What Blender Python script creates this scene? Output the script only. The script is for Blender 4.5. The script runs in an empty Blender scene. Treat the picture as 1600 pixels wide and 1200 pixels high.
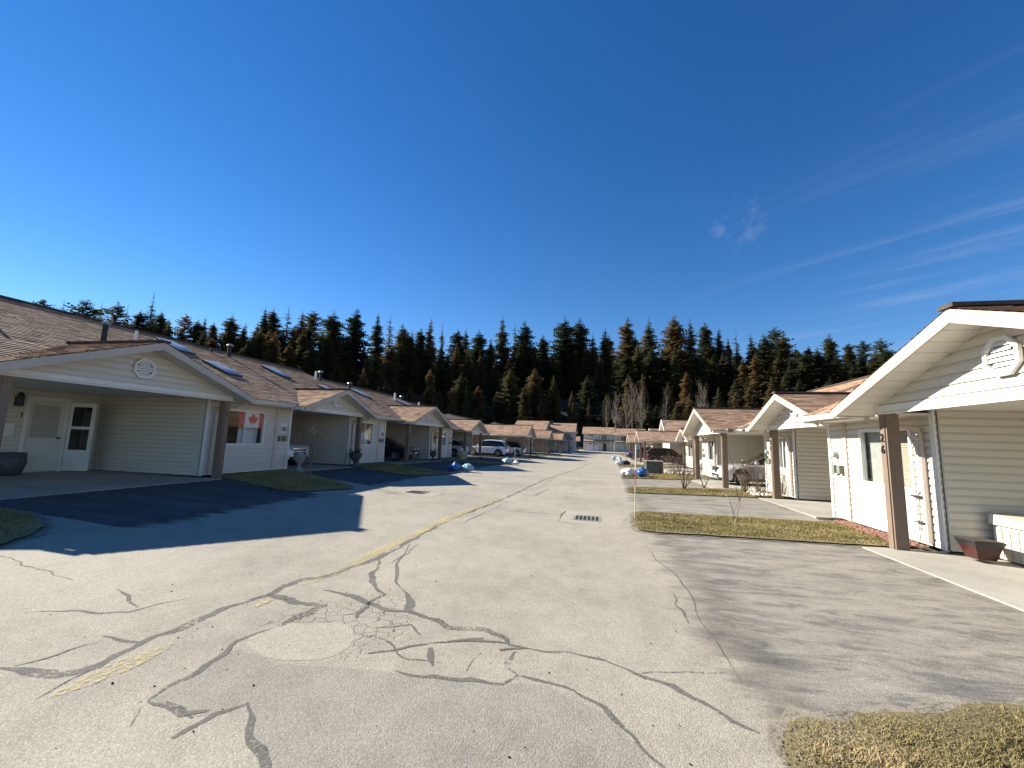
import bpy, bmesh, math, random
from mathutils import Vector, Matrix
R = math.radians
scene = bpy.context.scene
COL = scene.collection
rnd = random.Random(7)

# ---------------------------------------------------------------- camera
F_PX, EYE = 665.0, 1.6
_Y = Vector((139.0, 94.0, F_PX)).normalized()            # road direction seen in camera axes (right, down, forward)
_h = Vector((1.0, 0.0325, 0.0))
_Z = _h.cross(_Y).normalized()
if _Z.y > 0: _Z = -_Z
_X = _Y.cross(_Z)
if _X.x < 0: _X = -_X
def cam2w(v): return Vector((_X.dot(v), _Y.dot(v), _Z.dot(v)))
cam_d = bpy.data.cameras.new('camera'); cam = bpy.data.objects.new('camera', cam_d); COL.objects.link(cam)
right, up, back = cam2w(Vector((1, 0, 0))), cam2w(Vector((0, -1, 0))), cam2w(Vector((0, 0, -1)))
cam.matrix_world = Matrix(((right.x, up.x, back.x, 0), (right.y, up.y, back.y, 0), (right.z, up.z, back.z, EYE), (0, 0, 0, 1)))
cam_d.sensor_width = 36.0; cam_d.lens = F_PX / 1600 * 36.0; cam_d.clip_end = 4000; cam_d.clip_start = 0.05
scene.camera = cam

# ---------------------------------------------------------------- sky, sun, exposure
SUN = Vector((-6.22, 1.33, 3.6)).normalized()
world = bpy.data.worlds.new('World'); scene.world = world; world.use_nodes = True
wn, wl = world.node_tree.nodes, world.node_tree.links
bgn = wn['Background']
sky = wn.new('ShaderNodeTexSky'); sky.sky_type = 'NISHITA'; sky.sun_disc = False
sky.sun_elevation = math.asin(SUN.z); sky.sun_rotation = math.atan2(SUN.x, SUN.y)
sky.air_density = 1.0; sky.dust_density = 0.0; sky.ozone_density = 3.0; sky.altitude = 600
bgn.inputs[1].default_value = 0.057
# thin cirrus: stretched noise over the direction, only where the noise says so
tc = wn.new('ShaderNodeTexCoord')
sep = wn.new('ShaderNodeSeparateXYZ'); wl.new(tc.outputs['Generated'], sep.inputs[0])
def wmath(op, a, b=None, c=None):
    n = wn.new('ShaderNodeMath'); n.operation = op
    for i, v in enumerate((a, b, c)):
        if v is None: continue
        if isinstance(v, (int, float)): n.inputs[i].default_value = v
        else: wl.new(v, n.inputs[i])
    return n.outputs[0]
zz = wmath('MAXIMUM', wmath('ADD', sep.outputs[2], 0.12), 0.05)
cx = wmath('DIVIDE', sep.outputs[0], zz); cy = wmath('DIVIDE', sep.outputs[1], zz)
cmb = wn.new('ShaderNodeCombineXYZ'); wl.new(cx, cmb.inputs[0]); wl.new(cy, cmb.inputs[1])
mp = wn.new('ShaderNodeMapping'); mp.vector_type = 'TEXTURE'; mp.inputs['Rotation'].default_value = (0, 0, R(-43)); mp.inputs['Scale'].default_value = (2.6, .30, 1)
wl.new(cmb.outputs[0], mp.inputs[0])
n1 = wn.new('ShaderNodeTexNoise'); n1.inputs['Scale'].default_value = 1.5; n1.inputs['Detail'].default_value = 7; n1.inputs['Roughness'].default_value = .62
n1.inputs['Distortion'].default_value = .35
wl.new(mp.outputs[0], n1.inputs['Vector'])
n2 = wn.new('ShaderNodeTexNoise'); n2.inputs['Scale'].default_value = .55; n2.inputs['Detail'].default_value = 2
wl.new(cmb.outputs[0], n2.inputs['Vector'])
def wrange(v, a, b):
    n = wn.new('ShaderNodeMapRange'); n.inputs[1].default_value = a; n.inputs[2].default_value = b; n.clamp = True
    n.interpolation_type = 'SMOOTHSTEP'; wl.new(v, n.inputs[0]); return n.outputs[0]
reg = wrange(cx, 0.25, 1.6)                                  # the cirrus bank lies to the east, right of the street
cl = wmath('MULTIPLY', wmath('MULTIPLY', wrange(n1.outputs[0], .47, .78), wrange(n2.outputs[0], .3, .62)), reg)
vd = wn.new('ShaderNodeVectorMath'); vd.operation = 'DOT_PRODUCT'; wl.new(tc.outputs['Generated'], vd.inputs[0]); vd.inputs[1].default_value = cam2w(Vector((1148 - 800, 353 - 600, F_PX))).normalized()
n3 = wn.new('ShaderNodeTexNoise'); n3.inputs['Scale'].default_value = 34; n3.inputs['Detail'].default_value = 5; wl.new(tc.outputs['Generated'], n3.inputs['Vector'])
small = wmath('MULTIPLY', wrange(vd.outputs['Value'], math.cos(R(4.2)), math.cos(R(.3))), wrange(n3.outputs[0], .50, .72))
cl = wmath('MULTIPLY', wmath('MAXIMUM', cl, wmath('MULTIPLY', small, .30)), .30)
mixc = wn.new('ShaderNodeMixRGB'); wl.new(cl, mixc.inputs[0]); wl.new(sky.outputs[0], mixc.inputs[1])
mixc.inputs[2].default_value = (5.5, 6.3, 7.5, 1)
hsv = wn.new('ShaderNodeHueSaturation'); hsv.inputs['Saturation'].default_value = 1.30; hsv.inputs['Hue'].default_value = .507; hsv.inputs['Value'].default_value = 1.16; wl.new(sky.outputs[0], hsv.inputs['Color'])
wl.new(hsv.outputs[0], mixc.inputs[1]); wl.new(mixc.outputs[0], bgn.inputs[0])

sun_d = bpy.data.lights.new('sun', 'SUN'); sun_d.energy = 5.0; sun_d.angle = R(.53); sun_d.color = (1.0, .93, .80)
sun = bpy.data.objects.new('sun', sun_d); COL.objects.link(sun); sun.location = (-60, 10, 60)
sun.rotation_euler = SUN.to_track_quat('Z', 'Y').to_euler()
vs = scene.view_settings; vs.view_transform = 'Standard'; vs.look = 'None'; vs.exposure = 1.24; vs.gamma = 1; vs.use_curve_mapping = False
scene.cycles.max_bounces = 6; scene.cycles.transparent_max_bounces = 8

# ---------------------------------------------------------------- pixel helpers and ground height
def smooth(t): t = max(0., min(1., t)); return t * t * (3 - 2 * t)
def gz(x, y): return .03 * max(0, min(-2.75 - x, 8.7)) - .28 * smooth((y - 12) / 33)
def ray(px, py): return cam2w(Vector((px - 800, py - 600, F_PX)))
def gnd(px, py, off=0.):
    r = ray(px, py); z = 0.
    for i in range(60):
        t = (z - EYE) / r.z; z = .6 * z + .4 * (gz(r.x * t, r.y * t) + off)
    return Vector((r.x * t, r.y * t))

# ---------------------------------------------------------------- materials
def new_mat(name):
    m = bpy.data.materials.new(name); m.use_nodes = True
    return m, m.node_tree.nodes, m.node_tree.links, m.node_tree.nodes['Principled BSDF']
def pos_node(N, L, scale=(1, 1, 1), obj=False):
    mpn = N.new('ShaderNodeMapping'); mpn.inputs['Scale'].default_value = scale
    if obj:
        t = N.new('ShaderNodeTexCoord'); L.new(t.outputs['Object'], mpn.inputs[0])
    else:
        g = N.new('ShaderNodeNewGeometry'); L.new(g.outputs['Position'], mpn.inputs[0])
    return mpn.outputs[0]
def noise(N, L, vec, scale, detail=4, rough=.55, dist=0.):
    n = N.new('ShaderNodeTexNoise'); n.inputs['Scale'].default_value = scale; n.inputs['Detail'].default_value = detail
    n.inputs['Roughness'].default_value = rough; n.inputs['Distortion'].default_value = dist
    L.new(vec, n.inputs['Vector']); return n.outputs[0]
def ramp(N, L, v, stops):
    r = N.new('ShaderNodeValToRGB'); e = r.color_ramp.elements
    while len(e) > len(stops): e.remove(e[-1])
    while len(e) < len(stops): e.new(.5)
    for el, (p, c) in zip(e, stops):
        el.position = p; el.color = (*c, 1) if not isinstance(c, (int, float)) else (c, c, c, 1)
    L.new(v, r.inputs[0]); return r.outputs[0]
def mix(N, L, f, a, b, mode='MIX'):
    n = N.new('ShaderNodeMixRGB'); n.blend_type = mode
    for i, v in ((0, f), (1, a), (2, b)):
        if isinstance(v, (int, float)): n.inputs[i].default_value = v if i == 0 else (v, v, v, 1)
        elif isinstance(v, tuple): n.inputs[i].default_value = (*v, 1)
        else: L.new(v, n.inputs[i])
    return n.outputs[0]
def nmath(N, L, op, a, b=0.):
    n = N.new('ShaderNodeMath'); n.operation = op
    for i, v in ((0, a), (1, b)):
        if isinstance(v, (int, float)): n.inputs[i].default_value = v
        else: L.new(v, n.inputs[i])
    return n.outputs[0]
def bump(N, L, b, h, strength=.3, dist=.01):
    n = N.new('ShaderNodeBump'); n.inputs['Strength'].default_value = strength; n.inputs['Distance'].default_value = dist
    L.new(h, n.inputs['Height']); L.new(n.outputs[0], b.inputs['Normal'])
def plain(name, col, rough=.6, var=.12, scale=3., metal=0., bstr=0., bscale=60.):
    m, N, L, b = new_mat(name); p = pos_node(N, L)
    n = noise(N, L, p, scale, 6, .6)
    lo = tuple(c * (1 - var) for c in col); hi = tuple(min(1, c * (1 + var)) for c in col)
    L.new(ramp(N, L, n, [(.3, lo), (.7, hi)]), b.inputs['Base Color'])
    b.inputs['Roughness'].default_value = rough; b.inputs['Metallic'].default_value = metal
    if bstr: bump(N, L, b, noise(N, L, p, bscale, 3), bstr, .004)
    return m
M = {}
def siding(name, col):
    m, N, L, b = new_mat(name); p = pos_node(N, L, (.5, .5, 6))
    n = noise(N, L, p, 1.2, 5, .6)
    streak = noise(N, L, pos_node(N, L, (9, 9, .5)), 1., 4, .6)
    c = ramp(N, L, n, [(.3, tuple(x * .93 for x in col)), (.7, col)])
    c = mix(N, L, ramp(N, L, streak, [(.55, 0.), (.8, .16)]), c, (.46, .42, .35))
    L.new(c, b.inputs['Base Color']); b.inputs['Roughness'].default_value = .45
    bump(N, L, b, noise(N, L, pos_node(N, L, (3, 3, 60)), 2., 3), .12, .003)
    return m
M['siding'] = siding('white_vinyl_siding', (.625, .59, .515))
M['trim'] = plain('white_trim', (.74, .73, .69), .5, .06)
M['fascia'] = plain('taupe_fascia', (.47, .42, .355), .5, .08)
M['post'] = plain('tan_post', (.20, .145, .108), .6, .12, 5, bstr=.15)
M['soffit'] = plain('soffit', (.66, .63, .57), .6, .05)
M['gutter'] = plain('gutter', (.60, .53, .44), .4, .08)
M['downspout'] = plain('downspout', (.55, .46, .38), .4, .08)
M['ridge'] = plain('ridge_cap', (.07, .055, .045), .9, .3, 8)
M['dark'] = plain('dark_metal', (.03, .03, .032), .5, .2)
M['black'] = plain('matte_black', (.012, .012, .013), .6, .2)
M['meter'] = plain('meter_grey', (.33, .34, .32), .5, .1)
M['metergreen'] = plain('meter_box_green', (.20, .22, .17), .5, .1)
M['galv'] = plain('galvanised', (.45, .45, .45), .4, .15, metal=.6)
M['pvc'] = plain('white_pvc', (.75, .75, .73), .4, .05)
M['dome'] = plain('skylight_dome', (.36, .38, .40), .3, .08)
M['blind'] = plain('window_blind', (.55, .47, .36), .7, .06)
M['curtain'] = plain('curtain', (.42, .41, .38), .8, .1, 8)
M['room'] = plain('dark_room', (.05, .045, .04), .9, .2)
M['door'] = plain('painted_door', (.62, .63, .58), .45, .05)
M['red'] = plain('flag_red', (.55, .02, .03), .7, .08)
M['white'] = plain('flag_white', (.8, .8, .8), .7, .04)
M['brick'] = plain('brown_board', (.16, .10, .07), .8, .2)
M['planter_red'] = plain('glazed_red', (.06, .014, .012), .25, .25, 9)
M['planter_black'] = plain('glazed_black', (.025, .026, .027), .25, .25, 9)
M['soil'] = plain('soil', (.05, .035, .025), .95, .4, 30)
M['clod'] = plain('dry_clod', (.17, .135, .09), .95, .35, 40)
M['deckbox'] = plain('resin_beige', (.60, .55, .46), .5, .06)
M['urn'] = plain('stone_urn', (.28, .29, .28), .8, .25, 12)
M['darkurn'] = plain('dark_urn', (.07, .08, .09), .6, .3, 12)
M['bagwhite'] = plain('white_plastic_bag', (.62, .63, .66), .35, .12, 12, bstr=.6, bscale=26)
M['bagblue'] = plain('blue_plastic_bag', (.04, .14, .40), .3, .35, 12, bstr=.6, bscale=26)
M['bagaqua'] = plain('pale_blue_plastic_bag', (.26, .46, .54), .3, .3, 12, bstr=.6, bscale=26)
M['bagblack'] = plain('black_plastic_bag', (.02, .02, .022), .3, .3, 12, bstr=.6, bscale=26)
M['stakewhite'] = plain('stake_white', (.75, .74, .7), .5, .05)
M['stakered'] = plain('stake_red', (.55, .07, .04), .5, .1)
M['stakewood'] = plain('stake_pale', (.62, .55, .38), .6, .1)
M['utility'] = plain('utility_green', (.075, .09, .07), .6, .2)
M['woodlight'] = plain('weathered_board', (.42, .36, .27), .8, .2, 14)
M['lattice'] = plain('lattice_tan', (.40, .30, .22), .7, .12)
M['garage'] = plain('garage_door_white', (.66, .68, .72), .5, .05)
M['lamp_black'] = plain('lantern_black', (.02, .03, .04), .4, .2)
M['bark'] = plain('bark', (.10, .075, .055), .95, .35, 10)
M['twig'] = plain('twig', (.17, .125, .095), .9, .3, 20)
M['twigpale'] = plain('pale_twig', (.24, .20, .155), .9, .25, 20)
M['birch'] = plain('birch_bark', (.16, .145, .115), .8, .3, 3)
M['deadleaf'] = plain('dry_leaf', (.30, .22, .13), .9, .3, 20)
M['shrubgreen'] = plain('shrub_green', (.05, .075, .03), .8, .4, 10)
M['tyre'] = plain('tyre', (.018, .018, .019), .85, .15)
M['rim'] = plain('alloy_rim', (.55, .56, .58), .3, .06, metal=.85)
M['chrome'] = plain('chrome', (.75, .75, .77), .12, .03, metal=1.)
M['plate'] = plain('licence_plate', (.70, .72, .76), .5, .05)
M['lamp_clear'] = plain('headlamp', (.55, .58, .62), .1, .1)
M['lamp_red'] = plain('tail_lamp', (.30, .012, .014), .15, .1)
M['rock'] = plain('red_lava_rock', (.27, .14, .105), .95, .35, 25)
M['rockpale'] = plain('pale_rock', (.45, .40, .34), .9, .25, 20)
def paint(name, col, metal=.0):
    m, N, L, b = new_mat(name); p = pos_node(N, L)
    L.new(ramp(N, L, noise(N, L, p, 2.5, 5), [(.3, tuple(c * .93 for c in col)), (.75, col)]), b.inputs['Base Color'])
    b.inputs['Roughness'].default_value = .28; b.inputs['Metallic'].default_value = metal
    b.inputs['Coat Weight'].default_value = .8; b.inputs['Coat Roughness'].default_value = .06
    return m
M['paint_white'] = paint('car_paint_white', (.72, .73, .74))
M['paint_silver'] = paint('car_paint_silver', (.62, .63, .65), .2)
M['paint_grey'] = paint('car_paint_grey', (.20, .21, .22), .4)
M['paint_black'] = paint('car_paint_black', (.015, .015, .018))
M['paint_maroon'] = paint('car_paint_maroon', (.055, .018, .022), .2)
M['paint_blue'] = paint('car_paint_indigo', (.06, .06, .12), .2)
def glassmat(name, tint, gl=.14):
    m = bpy.data.materials.new(name); m.use_nodes = True; N, L = m.node_tree.nodes, m.node_tree.links
    N.remove(N['Principled BSDF']); out = N['Material Output']
    t = N.new('ShaderNodeBsdfTransparent'); t.inputs[0].default_value = (*tint, 1)
    g = N.new('ShaderNodeBsdfGlossy'); g.inputs['Roughness'].default_value = .02; g.inputs[0].default_value = (.9, .93, .95, 1)
    f = N.new('ShaderNodeLayerWeight'); f.inputs[0].default_value = .5
    fm = nmath(N, L, 'ADD', nmath(N, L, 'MULTIPLY', nmath(N, L, 'POWER', f.outputs['Facing'], 4.), .85), gl)
    wob = noise(N, L, pos_node(N, L), 1.3, 2)
    bp = N.new('ShaderNodeBump'); bp.inputs['Strength'].default_value = .05; bp.inputs['Distance'].default_value = .02
    L.new(wob, bp.inputs['Height']); L.new(bp.outputs[0], g.inputs['Normal'])
    s = N.new('ShaderNodeMixShader'); L.new(fm, s.inputs[0]); L.new(t.outputs[0], s.inputs[1]); L.new(g.outputs[0], s.inputs[2])
    L.new(s.outputs[0], out.inputs[0]); return m
M['glass'] = glassmat('window_glass', (.85, .88, .88), .05)
def darkglass():
    m, N, L, b = new_mat('car_glass'); L.new(ramp(N, L, noise(N, L, pos_node(N, L), 3), [(.3, (.008, .009, .01)), (.7, (.02, .022, .024))]), b.inputs['Base Color'])
    b.inputs['Roughness'].default_value = .05; b.inputs['Coat Weight'].default_value = .5; return m
M['carglass'] = darkglass()
def shingle_mat():
    m, N, L, b = new_mat('asphalt_shingles')
    at = N.new('ShaderNodeAttribute'); at.attribute_name = 'shade'
    p = pos_node(N, L)
    big = noise(N, L, p, .6, 4); fine = noise(N, L, p, 90., 3, .7)
    v = nmath(N, L, 'ADD', nmath(N, L, 'MULTIPLY', at.outputs['Fac'], .72), nmath(N, L, 'MULTIPLY', big, .28))
    c = ramp(N, L, v, [(.1, (.175, .110, .074)), (.36, (.285, .183, .120)), (.6, (.385, .255, .17)), (.9, (.50, .36, .25))])
    c = mix(N, L, .5, c, ramp(N, L, fine, [(.3, .3), (.7, .75)]), 'OVERLAY')
    L.new(c, b.inputs['Base Color']); b.inputs['Roughness'].default_value = .95; b.inputs['Specular IOR Level'].default_value = .2
    bump(N, L, b, fine, .5, .004); return m
M['shingles'] = shingle_mat()
def concrete():
    m, N, L, b = new_mat('concrete_pad'); p = pos_node(N, L)
    a = noise(N, L, p, .9, 6, .65); f = noise(N, L, p, 45., 4, .7)
    c = ramp(N, L, a, [(.25, (.27, .255, .215)), (.55, (.37, .35, .30)), (.8, (.43, .41, .35))])
    c = mix(N, L, .35, c, ramp(N, L, f, [(.3, .3), (.7, .7)]), 'OVERLAY')
    L.new(c, b.inputs['Base Color']); b.inputs['Roughness'].default_value = .9; bump(N, L, b, f, .3, .004); return m
M['concrete'] = concrete()
def asphalt(name, stops, streak=0., crack=False, bstr=.4, sscale=(.22, 2.6, 1), worn=None, fade=None, srough=.62):
    m, N, L, b = new_mat(name); p = pos_node(N, L)
    ag = N.new('ShaderNodeTexVoronoi'); ag.inputs['Scale'].default_value = 120.; L.new(p, ag.inputs['Vector'])
    fine = noise(N, L, p, 130., 3, .7); big = noise(N, L, p, .45, 6, .6); mid = noise(N, L, p, 3.5, 5, .65)
    v = nmath(N, L, 'ADD', nmath(N, L, 'MULTIPLY', big, .6), nmath(N, L, 'MULTIPLY', mid, .4))
    if streak:
        s = noise(N, L, pos_node(N, L, sscale), 1.3, 9, srough, .6)
        v = nmath(N, L, 'ADD', nmath(N, L, 'MULTIPLY', v, 1 - streak), nmath(N, L, 'MULTIPLY', s, streak))
    c = ramp(N, L, v, stops)
    spk = ramp(N, L, ag.outputs['Color'], [(.0, .26), (.5, .5), (1., .80)])
    c = mix(N, L, .55, c, spk, 'OVERLAY')
    c = mix(N, L, .45, c, ramp(N, L, fine, [(.3, .25), (.7, .75)]), 'OVERLAY')
    h = nmath(N, L, 'ADD', nmath(N, L, 'MULTIPLY', ag.outputs['Distance'], -1.), fine)
    if crack:                                               # alligator cracking in one worn area by the potholed patch
        sc_ = N.new('ShaderNodeVectorMath'); sc_.operation = 'DISTANCE'; L.new(p, sc_.inputs[0]); sc_.inputs[1].default_value = crack
        wob = noise(N, L, p, 1.6, 3)
        msk = ramp(N, L, nmath(N, L, 'MULTIPLY', nmath(N, L, 'ADD', sc_.outputs['Value'], nmath(N, L, 'MULTIPLY', wob, 1.3)), .38), [(.40, 1.), (.56, 0.)])
        vo = N.new('ShaderNodeTexVoronoi'); vo.feature = 'DISTANCE_TO_EDGE'; vo.inputs['Scale'].default_value = 8.5
        dv = N.new('ShaderNodeVectorMath'); dv.operation = 'ADD'; L.new(p, dv.inputs[0])
        nn = N.new('ShaderNodeTexNoise'); nn.inputs['Scale'].default_value = 5; L.new(p, nn.inputs['Vector'])
        sm = N.new('ShaderNodeVectorMath'); sm.operation = 'SCALE'; sm.inputs['Scale'].default_value = .12
        L.new(nn.outputs['Color'], sm.inputs[0]); L.new(sm.outputs[0], dv.inputs[1]); L.new(dv.outputs[0], vo.inputs['Vector'])
        ck = ramp(N, L, vo.outputs['Distance'], [(.0, 1.), (.05, 0.)])
        ck = nmath(N, L, 'MULTIPLY', ck, msk)
        c = mix(N, L, nmath(N, L, 'MULTIPLY', ck, .6), c, (.06, .04, .036))
        h = nmath(N, L, 'SUBTRACT', h, nmath(N, L, 'MULTIPLY', ck, 4.))
    L.new(c, b.inputs['Base Color']); b.inputs['Roughness'].default_value = .92; b.inputs['Specular IOR Level'].default_value = .25
    bump(N, L, b, h, bstr, .006)
    al = None
    if worn: al = ramp(N, L, nmath(N, L, 'ADD', nmath(N, L, 'MULTIPLY', noise(N, L, p, 38., 4, .7), .55), nmath(N, L, 'MULTIPLY', noise(N, L, p, 2.2, 4), .5)), [(worn[0], 0.), (worn[1], 1.)])
    if fade:                                                # worn, feathered joint with the street
        sx = N.new('ShaderNodeSeparateXYZ'); L.new(p, sx.inputs[0])
        d = nmath(N, L, 'DIVIDE', nmath(N, L, 'SUBTRACT', sx.outputs[0], fade[0]), fade[1])
        wob = nmath(N, L, 'ADD', nmath(N, L, 'MULTIPLY', noise(N, L, pos_node(N, L, (.5, 2.2, 1)), 1.5, 6, .65), 1.7), -.85)
        al = ramp(N, L, nmath(N, L, 'ADD', d, wob), [(.1, 0.), (.75, 1.)])
    if al is not None:
        t = N.new('ShaderNodeBsdfTransparent'); s = N.new('ShaderNodeMixShader'); L.new(al, s.inputs[0]); L.new(t.outputs[0], s.inputs[1]); L.new(b.outputs[0], s.inputs[2]); L.new(s.outputs[0], N['Material Output'].inputs[0])
    return m
_cc = gnd(545, 968)
M['asphalt'] = asphalt('road_asphalt', [(.30, (.205, .186, .152)), (.42, (.285, .26, .212)), (.55, (.34, .31, .252)), (.75, (.385, .352, .288))], crack=(_cc.x, _cc.y, 0))
M['patch'] = asphalt('asphalt_patch_grey', [(.3, (.195, .18, .152)), (.5, (.27, .249, .21)), (.75, (.32, .295, .248))])
M['patchlight'] = asphalt('asphalt_patch_pale', [(.25, (.30, .274, .22)), (.5, (.345, .316, .256)), (.8, (.385, .354, .29))], bstr=.3)
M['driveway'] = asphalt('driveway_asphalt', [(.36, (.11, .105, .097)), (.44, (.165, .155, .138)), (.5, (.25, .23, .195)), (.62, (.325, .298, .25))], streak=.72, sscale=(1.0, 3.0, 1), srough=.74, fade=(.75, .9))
M['driveshade'] = asphalt('driveway_dark_shade', [(.3, (.045, .047, .052)), (.5, (.075, .077, .08)), (.72, (.14, .134, .124))], streak=.5, fade=(-6.6, -.8))  # left drive asphalt, its colour darkened further to carry the house shade
M['tar'] = asphalt('tar_seal', [(.3, (.11, .104, .094)), (.7, (.175, .165, .145))], bstr=.35, worn=(.41, .56))
def yellow():
    m, N, L, b = new_mat('worn_yellow_paint'); p = pos_node(N, L)
    w = noise(N, L, p, 28., 5, .7); g = noise(N, L, pos_node(N, L, (1, .8, 1)), 1.1, 3)
    f = ramp(N, L, nmath(N, L, 'ADD', nmath(N, L, 'MULTIPLY', w, .6), nmath(N, L, 'MULTIPLY', g, .5)), [(.48, 0.), (.64, 1.)])
    out = N['Material Output']; t = N.new('ShaderNodeBsdfTransparent'); s = N.new('ShaderNodeMixShader')
    L.new(ramp(N, L, noise(N, L, p, 60.), [(.3, (.48, .39, .15)), (.7, (.58, .49, .23))]), b.inputs['Base Color']); b.inputs['Roughness'].default_value = .85
    L.new(nmath(N, L, 'MULTIPLY', f, .85), s.inputs[0]); L.new(t.outputs[0], s.inputs[1]); L.new(b.outputs[0], s.inputs[2]); L.new(s.outputs[0], out.inputs[0]); return m
M['yellow'] = yellow()
def lawnm(name, cols):
    m, N, L, b = new_mat(name); p = pos_node(N, L)
    a = noise(N, L, p, 1.1, 6, .65); f = noise(N, L, p, 60., 4, .7)
    v = nmath(N, L, 'ADD', nmath(N, L, 'MULTIPLY', a, .7), nmath(N, L, 'MULTIPLY', f, .3))
    L.new(ramp(N, L, v, [(.3, cols[0]), (.5, cols[1]), (.7, cols[2])]), b.inputs['Base Color'])
    b.inputs['Roughness'].default_value = .95; bump(N, L, b, f, .8, .02); return m
M['lawn'] = lawnm('winter_lawn', [(.13, .108, .05), (.21, .17, .08), (.31, .25, .135)])
M['blade'] = lawnm('grass_blade', [(.15, .145, .045), (.30, .245, .095), (.52, .41, .22)])
M['blade_dry'] = lawnm('dry_grass_blade', [(.16, .135, .05), (.33, .26, .11), (.56, .44, .25)])
M['earth'] = lawnm('dry_ground', [(.10, .085, .05), (.16, .135, .08), (.24, .2, .13)])
M['forestfloor'] = lawnm('forest_floor', [(.018, .017, .010), (.03, .026, .015), (.05, .04, .022)])
M['edge'] = asphalt('worn_edge', [(.3, (.22, .195, .15)), (.7, (.33, .295, .23))], worn=(.40, .56))
def needle(name, stops):
    m, N, L, b = new_mat(name); p = pos_node(N, L)
    oi = N.new('ShaderNodeObjectInfo'); n = noise(N, L, p, .55, 4)
    v = nmath(N, L, 'ADD', nmath(N, L, 'MULTIPLY', oi.outputs['Random'], .55), nmath(N, L, 'MULTIPLY', n, .45))
    c = ramp(N, L, v, stops); L.new(c, b.inputs['Base Color']); b.inputs['Roughness'].default_value = .75
    b.inputs['Specular IOR Level'].default_value = .25
    tr = N.new('ShaderNodeBsdfTranslucent'); L.new(c, tr.inputs[0]); s = N.new('ShaderNodeMixShader'); s.inputs[0].default_value = .3
    L.new(b.outputs[0], s.inputs[1]); L.new(tr.outputs[0], s.inputs[2]); L.new(s.outputs[0], N['Material Output'].inputs[0]); return m
M['needle'] = needle('conifer_needles', [(.2, (.045, .062, .030)), (.42, (.08, .09, .04)), (.6, (.13, .118, .052)), (.8, (.20, .135, .065))])
M['cedar'] = needle('cedar_foliage', [(.2, (.10, .095, .04)), (.5, (.16, .12, .052)), (.8, (.22, .14, .06))])
M['cloudy'] = M['white']
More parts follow.
